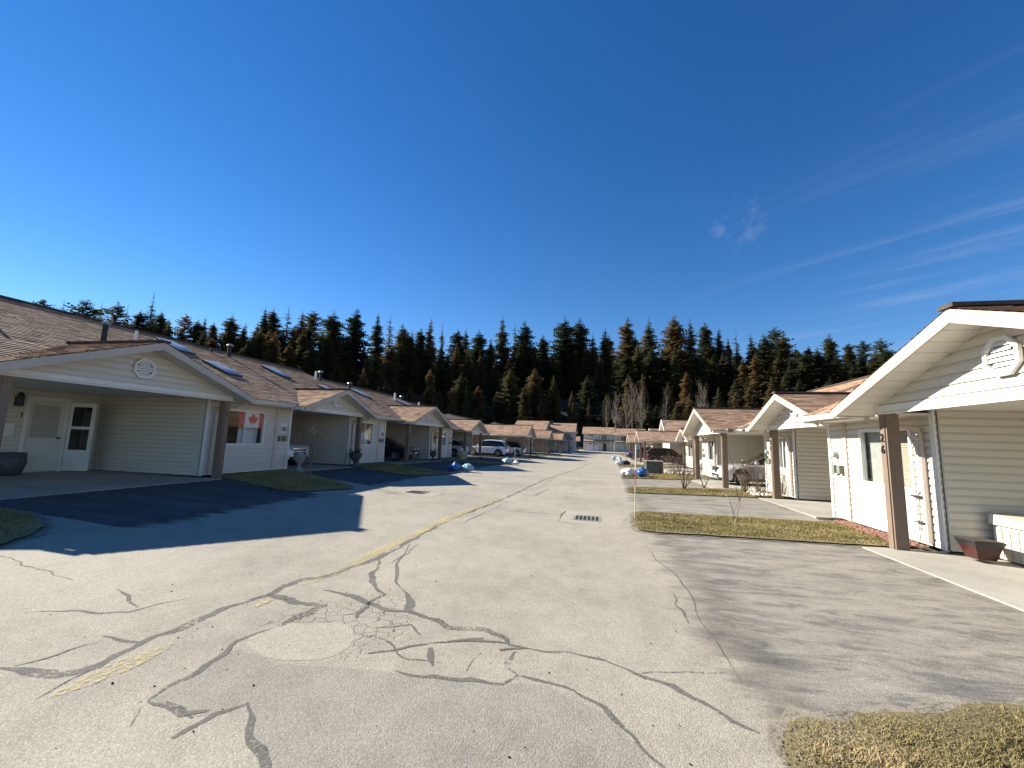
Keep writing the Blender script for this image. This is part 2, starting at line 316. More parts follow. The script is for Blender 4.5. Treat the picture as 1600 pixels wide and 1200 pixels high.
# ---------------------------------------------------------------- mesh helpers
class MB:
    def __init__(s): s.v, s.f, s.a = [], [], []
    def add(s, vs_, fs, shade=.5):
        o = len(s.v); s.v += [tuple(v) for v in vs_]
        for f in fs: s.f.append([i + o for i in f]); s.a.append(shade)
        return s
    def hexa(s, c):                                         # 8 corners: bottom 4 (ccw), top 4
        return s.add(c, [(0, 3, 2, 1), (4, 5, 6, 7), (0, 1, 5, 4), (1, 2, 6, 5), (2, 3, 7, 6), (3, 0, 4, 7)])
    def box(s, x0, x1, y0, y1, z0, z1):
        return s.hexa([(x0, y0, z0), (x1, y0, z0), (x1, y1, z0), (x0, y1, z0), (x0, y0, z1), (x1, y0, z1), (x1, y1, z1), (x0, y1, z1)])
    def bar(s, a, b, w, h=None, upv=(0, 0, 1)):             # box beam from a to b
        a, b = Vector(a), Vector(b); h = h or w; d = (b - a).normalized(); u = Vector(upv)
        if abs(d.dot(u)) > .98: u = Vector((1, 0, 0))
        sx = d.cross(u).normalized() * w / 2; sz = sx.cross(d).normalized() * h / 2
        c = []
        for q in (a, b): c += [q - sx - sz, q + sx - sz, q + sx + sz, q - sx + sz]
        return s.add(c, [(0, 1, 2, 3), (7, 6, 5, 4), (0, 4, 5, 1), (1, 5, 6, 2), (2, 6, 7, 3), (3, 7, 4, 0)])
    def tube(s, pts, rad, n=6, cap=True):
        pts = [Vector(p) for p in pts]; rs = rad if isinstance(rad, (list, tuple)) else [rad] * len(pts); rings = []
        for i, p in enumerate(pts):
            d = (pts[min(i + 1, len(pts) - 1)] - pts[max(i - 1, 0)]).normalized()
            u = Vector((0, 0, 1)) if abs(d.z) < .9 else Vector((1, 0, 0))
            e1 = d.cross(u).normalized(); e2 = d.cross(e1)
            rings.append([p + (e1 * math.cos(6.2832 * k / n) + e2 * math.sin(6.2832 * k / n)) * rs[i] for k in range(n)])
        o = len(s.v)
        for r_ in rings: s.v += [tuple(q) for q in r_]
        for i in range(len(pts) - 1):
            for k in range(n):
                s.f.append([o + i * n + k, o + i * n + (k + 1) % n, o + (i + 1) * n + (k + 1) % n, o + (i + 1) * n + k]); s.a.append(.5)
        if cap:
            s.f.append([o + k for k in range(n)]); s.a.append(.5); e = o + (len(pts) - 1) * n; s.f.append([e + k for k in range(n)][::-1]); s.a.append(.5)
        return s
    def lathe(s, prof, c=(0, 0, 0), n=16):
        o = len(s.v)
        for (r_, z) in prof:
            for k in range(n): s.v.append((c[0] + r_ * math.cos(6.2832 * k / n), c[1] + r_ * math.sin(6.2832 * k / n), c[2] + z))
        for i in range(len(prof) - 1):
            for k in range(n):
                s.f.append([o + i * n + k, o + i * n + (k + 1) % n, o + (i + 1) * n + (k + 1) % n, o + (i + 1) * n + k]); s.a.append(.5)
        s.f.append([o + k for k in range(n)][::-1]); s.a.append(.5); e = o + (len(prof) - 1) * n; s.f.append([e + k for k in range(n)]); s.a.append(.5)
        return s
    def mesh(s, name, mat, off=(0, 0, 0), smooth_=False):
        me = bpy.data.meshes.new(name)
        me.from_pydata([(x - off[0], y - off[1], z - off[2]) for x, y, z in s.v], [], s.f)
        if mat: me.materials.append(mat)
        at = me.attributes.new('shade', 'FLOAT', 'FACE'); at.data.foreach_set('value', s.a)
        if smooth_: me.polygons.foreach_set('use_smooth', [True] * len(me.polygons))
        me.update(); return me
    def build(s, name, mat, parent=None, smooth_=False, fix=True):
        off = root_of(parent).location if parent is not None and not root_of(parent).get('_local') else (0, 0, 0)
        me = s.mesh(name, mat, off, smooth_)
        if fix:
            bm = bmesh.new(); bm.from_mesh(me); bmesh.ops.recalc_face_normals(bm, faces=bm.faces); bm.to_mesh(me); bm.free()
        o = bpy.data.objects.new(name, me); COL.objects.link(o)
        if parent is not None: o.parent = parent
        return o
def root_of(o):
    while o.parent is not None: o = o.parent
    return o
def tag(o, label=None, cat=None, group=None, kind=None):
    if label: o['label'] = label
    if cat: o['category'] = cat
    if group: o['group'] = group
    if kind: o['kind'] = kind
    return o
LOCAL = []
def thing(name, loc, label, cat, group=None, rz=None):
    e = bpy.data.objects.new(name, None); COL.objects.link(e); e.location = loc; e.empty_display_size = .2
    if rz is not None: e.rotation_euler = (0, 0, rz); e['_local'] = 1; LOCAL.append(e)
    return tag(e, label, cat, group)
def place(name, me, parent, loc, rz=0., sc=None):            # a shared-mesh piece under a part, in the root's axes
    o = bpy.data.objects.new(name, me); COL.objects.link(o); o.parent = parent; o.location = loc; o.rotation_euler = (0, 0, rz)
    if sc: o.scale = sc
    return o
def copy_tree(o, parent=None):
    c = o.copy(); COL.objects.link(c); c.parent = parent
    for ch in list(o.children): copy_tree(ch, c)
    return c

# ---------------------------------------------------------------- ground sheets
YC = [12, 16, 20, 24, 28, 32, 36, 40, 45]
def sheet(name, poly, off, mat, parent=None, cuts=True, dome=0., zf=None):
    bm = bmesh.new(); vsx = [bm.verts.new((p[0], p[1], 0)) for p in poly]; bm.faces.new(vsx)
    if cuts:
        ys = [p[1] for p in poly]; xs = [p[0] for p in poly]
        for yc in YC:
            if min(ys) < yc < max(ys): bmesh.ops.bisect_plane(bm, geom=bm.verts[:] + bm.edges[:] + bm.faces[:], plane_co=(0, yc, 0), plane_no=(0, 1, 0))
        for xc in (-2.75, -11.45):
            if min(xs) < xc < max(xs): bmesh.ops.bisect_plane(bm, geom=bm.verts[:] + bm.edges[:] + bm.faces[:], plane_co=(xc, 0, 0), plane_no=(1, 0, 0))
    bmesh.ops.triangulate(bm, faces=bm.faces[:])
    for v in bm.verts: v.co.z = (zf(v.co.x, v.co.y) if zf else gz(v.co.x, v.co.y)) + off
    bmesh.ops.recalc_face_normals(bm, faces=bm.faces)
    if bm.faces and sum(f.normal.z for f in bm.faces) < 0: bmesh.ops.reverse_faces(bm, faces=bm.faces[:])
    me = bpy.data.meshes.new(name); bm.to_mesh(me); bm.free(); me.materials.append(mat)
    o = bpy.data.objects.new(name, me); COL.objects.link(o)
    if parent is not None: o.parent = parent
    else: o['kind'] = 'structure'
    return o
def wavy(poly, amp=.04, step=.25, seed=1):                    # an irregular worn outline
    r_ = random.Random(seed); out = []
    for i in range(len(poly)):
        a, b = Vector(poly[i]), Vector(poly[(i + 1) % len(poly)]); n = max(1, int((b - a).length / step))
        for k in range(n):
            p = a.lerp(b, k / n); out.append((p.x + r_.uniform(-amp, amp), p.y + r_.uniform(-amp, amp)))
    return out
def rounded(poly, rad=.5, n=4):
    out = []
    for i in range(len(poly)):
        p0, p, p1 = Vector(poly[i - 1]), Vector(poly[i]), Vector(poly[(i + 1) % len(poly)])
        a = p + (p0 - p).normalized() * min(rad, (p0 - p).length * .45); b = p + (p1 - p).normalized() * min(rad, (p1 - p).length * .45)
        for k in range(n + 1):
            t = k / n; out.append(((1 - t) ** 2 * a.x + 2 * t * (1 - t) * p.x + t * t * b.x, (1 - t) ** 2 * a.y + 2 * t * (1 - t) * p.y + t * t * b.y))
    return out
def ribbon(name, pts, width, off, mat, parent, wob=.25, seed=3, step=.12):
    r_ = random.Random(seed); P = [Vector(p) for p in pts]; dense = []
    for a, b in zip(P[:-1], P[1:]):
        n = max(1, int((b - a).length / step)); dense += [a.lerp(b, k / n) for k in range(n)]
    dense.append(P[-1]); m = MB(); L_, R_ = [], []
    for i, p in enumerate(dense):
        d = (dense[min(i + 1, len(dense) - 1)] - dense[max(i - 1, 0)]).normalized(); nrm = Vector((-d.y, d.x))
        taper = min(1., .25 + i * .2, .25 + (len(dense) - 1 - i) * .2)
        w = width * taper * (1 + r_.uniform(-wob, wob) + .3 * math.sin(i * .37 + seed * 1.7) * (mat != M['yellow'])); j = nrm * (r_.uniform(-wob, wob) * width * .35 + (0 if mat == M['yellow'] else min(.03, step * .35) * taper * (math.sin(i * .55 + seed) + .6 * math.sin(i * 1.3 + 2 * seed))))
        a, b = p + nrm * w / 2 + j, p - nrm * w / 2 + j
        L_.append((a.x, a.y, gz(a.x, a.y) + off)); R_.append((b.x, b.y, gz(b.x, b.y) + off))
    n = len(dense); m.add(L_ + R_, [(i, i + n, i + n + 1, i + 1) for i in range(n - 1)])
    return m.build(name, mat, parent)

# base ground out to the far horizon, with the same gentle cross slope as the street
m = MB(); xs = [-3000, -300, -60, -11.45, -2.75, 0, 60, 300, 3000]; ys = [-3000, -200, -10, 4] + YC + [80, 140, 400, 3000]
for y in ys:
    for x in xs: m.v.append((x, y, gz(x, y) - .035))
nx = len(xs)
for j in range(len(ys) - 1):
    for i in range(nx - 1): m.f.append([j * nx + i, j * nx + i + 1, (j + 1) * nx + i + 1, (j + 1) * nx + i]); m.a.append(.5)
tag(m.build('ground', M['earth']), kind='structure')
# the asphalt street
road = sheet('road', [(1.2, -6), (1.2, 2.2), (4.5, 3.6), (4.5, 30), (6.6, 34), (6.6, 40), (4.0, 44), (3.6, 100), (11, 112), (11, 128), (-8, 128), (-6.2, 100), (-8.2, 60), (-8.3, 46), (-14, 45), (-14, 34), (-10.7, 32), (-10.9, -6)], 0., M['asphalt'])
px = lambda *a: [gnd(*p) for p in a]
# repaired patches and sealed cracks
sheet('asphalt_patch', wavy(px((232, 1095), (337, 1031), (375, 1012), (430, 1037), (520, 1042), (617, 1050), (719, 1066), (790, 1069), (850, 1071), (940, 1112), (1000, 1168), (1030, 1225), (405, 1225), (397, 1130), (385, 1104), (310, 1122)), .015, .1), .0008, M['patch'], road)
sheet('asphalt_patch', wavy(rounded(px((372, 1003), (430, 975), (540, 972), (560, 990), (530, 1028), (430, 1036)), .3), .012, .08), .0012, M['patchlight'], road)
sheet('asphalt_patch', wavy(px((885, 799), (872, 815), (968, 826), (978, 806)), .01, .2), .0008, M['patchlight'], road)
sheet('asphalt_patch', wavy(px((607, 769), (672, 778), (695, 770), (640, 763)), .01, .2), .0008, M['patchlight'], road)
SEAMS = [
 (.085, (0, 1044), (86, 1057), (150, 1039), (225, 1005), (319, 964), (416, 929), (465, 909), (525, 896), (600, 868), (650, 840), (700, 812), (762, 790), (797, 775), (850, 750), (900, 734), (925, 722)),
 (.13, (416, 929), (502, 947), (470, 962), (442, 977)), (.05, (442, 977), (400, 990), (375, 1003), (337, 1029), (232, 1095)),
 (.07, (505, 922), (542, 927), (569, 942), (595, 950), (640, 956), (662, 963), (700, 980), (730, 983), (760, 982), (786, 999), (794, 1008), (824, 1013)),
 (.03, (824, 1013), (887, 1021), (940, 1032), (977, 1044)), (.07, (977, 1044), (1000, 1055), (1049, 1074), (1112, 1107), (1165, 1134), (1187, 1145)),
 (.05, (640, 850), (617, 882), (621, 909), (640, 931)), (.10, (634, 925), (640, 940), (644, 956), (662, 963)),
 (.06, (610, 862), (595, 871), (584, 894), (580, 916), (604, 929), (572, 944), (554, 965)),
 (.10, (780, 1016), (824, 1012)), (.09, (805, 1018), (794, 1044), (807, 1055)),
 (.045, (617, 1047), (662, 1059), (719, 1064), (782, 1065), (807, 1055), (850, 1066), (899, 1081)), (.05, (899, 1081), (940, 1107), (974, 1141), (1000, 1163), (1041, 1197), (1070, 1230)),
 (.07, (575, 1022), (610, 1018), (640, 1010), (670, 1006)), (.045, (670, 1006), (722, 1001), (756, 999), (794, 1006)), (.07, (700, 1003), (756, 997)),
 (.10, (672, 1012), (678, 1040)), (.05, (585, 980), (640, 977), (655, 992)), (.07, (232, 1095), (285, 1117), (325, 1112)), (.05, (258, 1098), (300, 1122)),
 (.08, (270, 1155), (337, 1117), (390, 1099)), (.06, (385, 1097), (397, 1136), (412, 1198), (418, 1230)), (.06, (161, 994), (217, 1003)),
 (.02, (22, 1041), (90, 1022), (161, 1001)), (.022, (0, 868), (60, 890), (116, 906)), (.03, (30, 958), (110, 955), (200, 957), (290, 935)), (.03, (180, 920), (205, 935), (215, 950)),
 (.02, (56, 1093), (110, 1062), (150, 1042)), (.015, (200, 1140), (215, 1115), (217, 1105)),
 (.03, (760, 795), (820, 800), (877, 805), (885, 799), (872, 815), (968, 826)), (.025, (877, 805), (975, 807)), (.03, (600, 775), (640, 763), (695, 771), (672, 778), (607, 769)), (.025, (695, 771), (765, 780)),
 (.03, (700, 818), (722, 818), (745, 806), (760, 799)), (.03, (817, 767), (850, 761), (856, 765), (832, 775), (815, 770)), (.03, (760, 800), (795, 783)), (.03, (840, 750), (870, 744), (850, 757)),
 (.025, (820, 818), (855, 820)), (.02, (612, 880), (630, 868), (655, 850)), (.025, (1050, 925), (1075, 975)), (.02, (1005, 850), (1060, 905), (1110, 985), (1160, 1068)),
 (.03, (850, 764), (900, 765), (975, 768)), (.03, (790, 742), (850, 747)), (.02, (980, 1053), (1060, 1052), (1130, 1050)),
 (.018, (560, 992), (600, 1000), (640, 1030), (690, 1036)), (.018, (730, 1050), (740, 1030), (752, 1020))]
for i, sm_ in enumerate(SEAMS):
    ribbon('tar_seam', px(*sm_[1:]), sm_[0] * .85, .0016 + .0005 * (i % 5), M['tar'], road, seed=i, step=.06 if sm_[1][1] > 860 else .2)
for seg, w in (((( 80, 1090), (180, 1045), (270, 1006)), .2), (((395, 950), (425, 936)), .16), (((470, 915), (545, 885), (600, 858), (700, 811), (782, 777)), .16)):
    ribbon('yellow_line', px(*seg), w, .005, M['yellow'], road, wob=.12, step=.08)
for c in ((917, 810), (650, 769)):
    g = gnd(*c); t = thing('catch_basin', (g.x, g.y, gz(g.x, g.y)), 'iron storm drain grate in the right traffic lane' if c[0] > 800 else 'iron storm drain grate in the shaded left side of the street', 'drain')
    MB().box(g.x - .3, g.x + .3, g.y - .3, g.y + .3, gz(g.x, g.y) - .02, gz(g.x, g.y) + .006).build('frame', M['patch'], t)
    for k in range(6):
        MB().box(g.x - .24 + k * .085, g.x - .19 + k * .085, g.y - .24, g.y + .24, gz(g.x, g.y) - .01, gz(g.x, g.y) + .012).build('bar', M['dark'], t)

_late = 1
# driveways, pads and lawn islands: right side
def island(poly, seed, lab, h=.035):
    p = wavy(rounded(poly, .45), .03, .2, seed)
    o = sheet('lawn', p, h, M['lawn']); c = Vector((sum(q[0] for q in p) / len(p), sum(q[1] for q in p) / len(p)))
    big = [(c.x + (q[0] - c.x) * 1.0 + (.07 if q[0] > c.x else -.07), c.y + (q[1] - c.y) + (.07 if q[1] > c.y else -.07)) for q in p]
    sheet('lawn_edge', wavy(big, .025, .3, seed + 50), .012, M['edge'], o)
    return p
def inside(p, poly):
    r_ = False; j = len(poly) - 1
    for i in range(len(poly)):
        a, b = poly[i], poly[j]
        if (a[1] > p[1]) != (b[1] > p[1]) and p[0] < (b[0] - a[0]) * (p[1] - a[1]) / (b[1] - a[1]) + a[0]: r_ = not r_
        j = i
    return r_
import numpy as np
def grass(poly, dens, hgt, label, seed, h=.035, ymin=-1e9, soft=.12, mat='blade'):
    """Thin single-triangle blades, thinning out towards the ragged edge of the lawn."""
    g = np.random.default_rng(seed); P = np.array(poly); x0, y0 = P.min(0); x1, y1 = P.max(0); y0 = max(y0, ymin)
    n = int((x1 - x0) * (y1 - y0) * dens); x = g.uniform(x0, x1, n); y = g.uniform(y0, y1, n); ins = np.zeros(n, bool); dd = np.full(n, 9.)
    for i in range(len(P)):
        (ax, ay), (bx_, by) = P[i], P[i - 1]
        if ay != by: ins ^= ((ay > y) != (by > y)) & (x < (bx_ - ax) * (y - ay) / (by - ay) + ax)
        dx, dy = bx_ - ax, by - ay; t = np.clip(((x - ax) * dx + (y - ay) * dy) / max(dx * dx + dy * dy, 1e-9), 0, 1); dd = np.minimum(dd, np.hypot(x - ax - t * dx, y - ay - t * dy))
    clump = .5 + .5 * np.sin(x * 7.3 + 2 * np.sin(y * 5.1)) * np.cos(y * 8.7 + 1.7 * np.sin(x * 4.3))
    k = ins & (g.random(n) < dd / soft + .1) & (g.random(n) < .55 + .45 * clump); x, y, dd, clump = x[k], y[k], dd[k], clump[k]; n = len(x)
    a = g.uniform(0, 6.28, n); b_ = g.uniform(0, 6.28, n); hh = np.minimum(1, .4 + dd * 2) * hgt * g.uniform(.35, 1.25, n) * (.7 + .5 * clump); w = .0020 * (1 + .28 * np.hypot(x, y)); ln = g.uniform(.3, 1.5, n) * hh
    z = .03 * np.clip(-2.75 - x, 0, 8.7); tt = np.clip((y - 12) / 33, 0, 1); z = z - .28 * tt * tt * (3 - 2 * tt) + h - .004
    V = np.empty((n, 3, 3)); V[:, 0] = np.stack([x - w * np.cos(a), y - w * np.sin(a), z], 1); V[:, 1] = np.stack([x + w * np.cos(a), y + w * np.sin(a), z], 1); V[:, 2] = np.stack([x + ln * np.cos(b_), y + ln * np.sin(b_), z + hh], 1)
    me = bpy.data.meshes.new('grass'); me.vertices.add(n * 3); me.vertices.foreach_set('co', V.ravel()); me.loops.add(n * 3); me.loops.foreach_set('vertex_index', np.arange(n * 3, dtype=np.int32))
    me.polygons.add(n); me.polygons.foreach_set('loop_start', np.arange(0, n * 3, 3, dtype=np.int32)); me.polygons.foreach_set('loop_total', np.full(n, 3, dtype=np.int32)); me.update(); me.validate(); me.materials.append(M[mat])
    o = bpy.data.objects.new('grass', me); COL.objects.link(o); return tag(o, label, 'grass', kind='stuff')
isl26 = [(.62, 8.5), (4.75, 8.72), (5.35, 8.72), (5.35, 11.2), (.75, 11.0)]
isl2 = [(.85, 15.2), (5.4, 15.95), (5.9, 16.1), (5.9, 18.6), (4.6, 18.6), (.95, 17.3)]
isl3 = [(1.0, 22.3), (4.6, 23.6), (5.3, 24.5), (5.3, 28.6), (2.0, 27.6), (1.1, 24.6)]
isl5 = [(1.5, 38.5), (6.3, 39.2), (6.3, 43.6), (3.5, 43.6), (1.6, 41.6)]
near = [(1.02, 2.92), (1.25, 3.12), (1.7, 3.3), (2.75, 3.66), (4.4, 4.0), (5.0, 4.0), (5.0, -2.5), (.62, -2.5), (.75, 2.3), (.95, 2.62)]
for poly, sd, dn, hg, lb in ((isl26, 1, 6000, .035, 'short winter grass on the island below house 26'), (isl2, 2, 2500, .04, 'short winter grass on the island below the twiggy shrub'), (isl3, 3, 1200, .05, 'short winter grass around the green utility box'), (isl5, 4, 400, .06, 'short winter grass before the maroon car carport')):
    grass(island(poly, sd, ''), dn, hg, lb, sd)
pn = wavy(near, .05, .15, 9); sheet('lawn', pn, .010, M['lawn'])
sheet('lawn_edge', wavy([(p[0] - .07 if p[0] < 1.5 else p[0], p[1] + .07) for p in near], .06, .12, 19), .008, M['edge'])
grass(pn, 15000, .036, 'short dry grass at the corner of the near driveway', 9, .01, 1.0, .25, 'blade_dry')
def loose(poly, n, smin, smax, mat, label, cat, seed, zoff=.0):
    r_ = random.Random(seed); m_ = MB(); xs_ = [p[0] for p in poly]; ys_ = [p[1] for p in poly]; k = 0
    while k < n:
        x, y = r_.uniform(min(xs_), max(xs_)), r_.uniform(min(ys_), max(ys_))
        if not inside((x, y), poly): continue
        k += 1; s_ = r_.uniform(smin, smax); z = gz(x, y) + zoff; vv = []
        for q in ((1, 0, 0), (-1, 0, 0), (0, 1, 0), (0, -1, 0), (0, 0, 1), (0, 0, -.4)):
            vv.append((x + q[0] * s_ * r_.uniform(.6, 1.1), y + q[1] * s_ * r_.uniform(.6, 1.1), z + .3 * s_ + q[2] * s_ * r_.uniform(.5, .9)))
        m_.add(vv, [(0, 2, 4), (2, 1, 4), (1, 3, 4), (3, 0, 4), (2, 0, 5), (1, 2, 5), (3, 1, 5), (0, 3, 5)])
    return tag(m_.build('gravel', mat), label, cat, kind='stuff')
loose([(.75, 2.2), (1.0, 2.95), (1.5, 3.2), (1.3, 2.7), (1.0, 2.0)], 420, .003, .011, M['clod'], 'crumbled dirt where the driveway meets the dry grass', 'dirt', 5, .01)
loose([(-4.5, 1.4), (.9, 1.6), (1.0, 7.5), (-4.5, 7.5)], 160, .004, .011, M['soil'], 'dark grit scattered over the cracked street', 'grit', 15, .0)
loose([(5.02, 8.75), (5.42, 8.75), (5.42, 11.2), (5.12, 11.2)], 700, .02, .045, M['rock'], 'red lava rock bed along the wall of house 26', 'rock bed', 6, .05)
loose([(5.0, 16.0), (6.2, 16.2), (6.2, 18.4), (5.4, 18.4)], 260, .04, .11, M['rockpale'], 'pale stones in the bed under the twiggy shrub', 'rock bed', 7, .05)
loose([(3.6, 29.0), (6.2, 29.2), (6.2, 33.5), (4.2, 33.0)], 220, .06, .16, M['rockpale'], 'pale stones heaped behind the green utility box', 'rock bed', 8, .02)
for poly in ([(.5, 3.0), (1.2, 3.1), (2.7, 3.6), (4.45, 4.0), (4.45, 8.62), (.62, 8.6)], [(.6, 10.8), (5.0, 10.9), (5.2, 15.9), (.82, 15.4)], [(.9, 17.0), (4.4, 18.4), (4.5, 23.6), (1.0, 22.5)], [(1.2, 26.5), (3.4, 28.4), (6.4, 34.2), (6.4, 39.2), (1.5, 38.8)], [(1.5, 41.4), (3.8, 43.5), (3.8, 51), (1.5, 51)]):
    sheet('driveway', wavy(poly, .03, .3, 4), .002, M['driveway'])
def pad(u0, u1, v0, v1, s, xp, z0, mat=None, rise=.05):
    x0, x1 = xp + s * u0, xp + s * u1; m_ = MB()
    za0, za1 = gz(x0, v0) + .02, gz(x0, v1) + .02
    m_.hexa([(x0, v0, za0 - .12), (x1, v0, z0 - .12), (x1, v1, z0 - .12), (x0, v1, za1 - .12), (x0, v0, za0), (x1, v0, z0 + rise), (x1, v1, z0 + rise), (x0, v1, za1)])
    return tag(m_.build('concrete_pad', M['concrete']), kind='structure')
# left side
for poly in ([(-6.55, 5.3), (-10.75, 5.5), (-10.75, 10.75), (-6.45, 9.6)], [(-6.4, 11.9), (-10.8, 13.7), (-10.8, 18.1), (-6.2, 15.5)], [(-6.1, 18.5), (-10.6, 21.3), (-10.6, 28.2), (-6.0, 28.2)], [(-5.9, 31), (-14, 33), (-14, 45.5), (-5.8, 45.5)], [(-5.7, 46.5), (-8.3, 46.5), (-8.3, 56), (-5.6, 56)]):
    sheet('driveway', wavy(poly, .03, .3, 8), .002, M['driveshade'])
islL0 = [(-7.0, 3.8), (-7.45, 4.6), (-8.6, 5.3), (-10.6, 5.55), (-10.8, -3), (-6.8, -3)]
islL1 = [(-6.75, 11.3), (-7.6, 9.5), (-10.6, 10.65), (-11.4, 10.8), (-11.4, 13.8), (-10.3, 13.7)]
islL2 = [(-6.4, 18.3), (-7.0, 15.6), (-9.6, 16.6), (-11.0, 18.1), (-11.4, 18.2), (-11.4, 21.2), (-10.4, 21.2)]
islL3 = [(-6.1, 30.6), (-6.4, 28.4), (-10.6, 28.3), (-11.6, 28.6), (-11.6, 33.5)]
islL4 = [(-5.8, 46.4), (-5.9, 45.6), (-8.2, 45.6), (-8.2, 46.4)]
islL5 = [(-5.0, 58.6), (-5.4, 56.3), (-8.2, 56.3), (-8.2, 59)]
for poly, sd, dn, lb in ((islL0, 21, 3500, 'short grass left of the double-wide carport of house 1'), (islL1, 22, 3500, 'shaded short grass below the flag window'), (islL2, 23, 1800, 'shaded short grass before the second bungalow wall'), (islL3, 24, 300, 'short grass around the pale blue bag'), (islL5, 25, 100, 'short grass patch by the far left carports')):
    grass(island(poly, sd, ''), dn, .04, lb, sd)
island(islL4, 26, '')
# ---------------------------------------------------------------- houses
PITCH_G, PITCH_M, CEIL, COURSE = .36, .417, 2.27, .127
_bc = {}
def board_mesh(b0, b1, t0, t1, h):
    k = (round(b0, 3), round(b1, 3), round(t0, 3), round(t1, 3), round(h, 3))
    if k not in _bc:
        m_ = MB(); p = .026; a0, a1 = b0 + (t0 - b0) * .62, b1 + (t1 - b1) * .62
        m_.add([(b0, 0, 0), (b1, 0, 0), (b1, p, 0), (b0, p, 0), (a0, p - .003, h * .62), (a1, p - .003, h * .62), (t0, .003, h * .95), (t1, .003, h * .95), (t0, 0, h), (t1, 0, h)],
               [(0, 1, 2, 3), (3, 2, 5, 4), (4, 5, 7, 6), (6, 7, 9, 8), (0, 3, 4, 6, 8), (1, 9, 7, 5, 2)])
        _bc[k] = m_.mesh('siding_board', M['siding'])
    return _bc[k]
def wall(house, a, b, z0, z1, n, holes=(), boards=True, name='wall', tops=None, thick=.1, course=COURSE):
    """Lapped siding wall from a to b (world xy) facing n; holes are (a0,a1,z0,z1); tops(t)->z limits a gable."""
    a, b = Vector(a), Vector(b); t = (b - a).normalized(); n = Vector(n)
    Lw = (b - a).length
    if t.x * n.y - t.y * n.x < 0:
        a, b = b, a; t = -t; holes = [(Lw - h[1], Lw - h[0], h[2], h[3]) for h in holes]
        if tops: f0 = tops; tops = lambda q: f0(Lw - q)
    rz = math.atan2(t.y, t.x); root = house.location
    # backing, split round the holes
    mb = MB()
    def P(q, d, z): return (a.x + t.x * q + n.x * d, a.y + t.y * q + n.y * d, z)
    def slab(q0, q1, c0, c1, d0, d1): mb.hexa([P(q0, d0, c0), P(q1, d0, c0), P(q1, d1, c0), P(q0, d1, c0), P(q0, d0, c1), P(q1, d0, c1), P(q1, d1, c1), P(q0, d1, c1)])
    if tops:
        qs = [Lw * k / 24 for k in range(25)]
        for q0, q1 in zip(qs[:-1], qs[1:]):
            t0_, t1_ = max(z0, tops(q0)), max(z0, tops(q1))
            mb.hexa([P(q0, -thick, z0), P(q1, -thick, z0), P(q1, 0, z0), P(q0, 0, z0), P(q0, -thick, t0_), P(q1, -thick, t1_), P(q1, 0, t1_), P(q0, 0, t0_)])
    else:
        cuts = sorted({0, Lw, *[h[0] for h in holes], *[h[1] for h in holes]})
        for q0, q1 in zip(cuts[:-1], cuts[1:]):
            hs = [h for h in holes if h[0] <= q0 + 1e-6 and h[1] >= q1 - 1e-6]
            if not hs: slab(q0, q1, z0, z1, -thick, 0)
            else:
                h = hs[0]
                if h[2] > z0 + .01: slab(q0, q1, z0, h[2], -thick, 0)
                if h[3] < z1 - .01: slab(q0, q1, h[3], z1, -thick, 0)
    lap = MB(); w_ = None
    pieces = []
    k = 0
    while z0 + k * course < z1 - .02:
        zb = z0 + k * course; h = min(course, z1 - zb); k += 1
        zm = zb + h / 2; iv = [(0., Lw)]
        for hh in holes:
            if hh[2] - .02 < zm < hh[3] + .02:
                nv = []
                for q0, q1 in iv:
                    if hh[0] > q0: nv.append((q0, min(q1, hh[0])))
                    if hh[1] < q1: nv.append((max(q0, hh[1]), q1))
                iv = [v for v in nv if v[1] - v[0] > .02]
        for q0, q1 in iv:
            if tops:
                def lim(z):
                    q = [Lw * j / 200 for j in range(201) if tops(Lw * j / 200) >= z]
                    return (q[0], q[-1]) if q else None
                lb, lt = lim(zb), lim(zb + h)
                if not lb: continue
                if not lt: lt = ((lb[0] + lb[1]) / 2 - .01, (lb[0] + lb[1]) / 2 + .01)
                pieces.append((lb[0], lb[1], lt[0], lt[1], zb, h))
            else: pieces.append((q0, q1, q0, q1, zb, h))
    w_ = mb.build(name, M['siding'], house)
    for b0, b1, t0_, t1_, zb, h in pieces:
        if boards:
            o = place('siding_board', board_mesh(0, b1 - b0, t0_ - b0, t1_ - b0, h), w_, Vector(P(b0, .0, zb)) - root, rz)
        else:
            p = .026; a0, a1 = b0 + (t0_ - b0) * .62, b1 + (t1_ - b1) * .62
            lap.add([P(b0, p, zb), P(b1, p, zb), P(a1, p - .003, zb + h * .62), P(a0, p - .003, zb + h * .62), P(t1_, .003, zb + h * .97), P(t0_, .003, zb + h * .97), P(b0, 0, zb), P(b1, 0, zb)], [(0, 1, 2, 3), (3, 2, 4, 5), (6, 7, 1, 0)])
    if not boards and lap.f: tag(lap.build('siding', M['siding'], w_, fix=False), kind='stuff')
    return w_
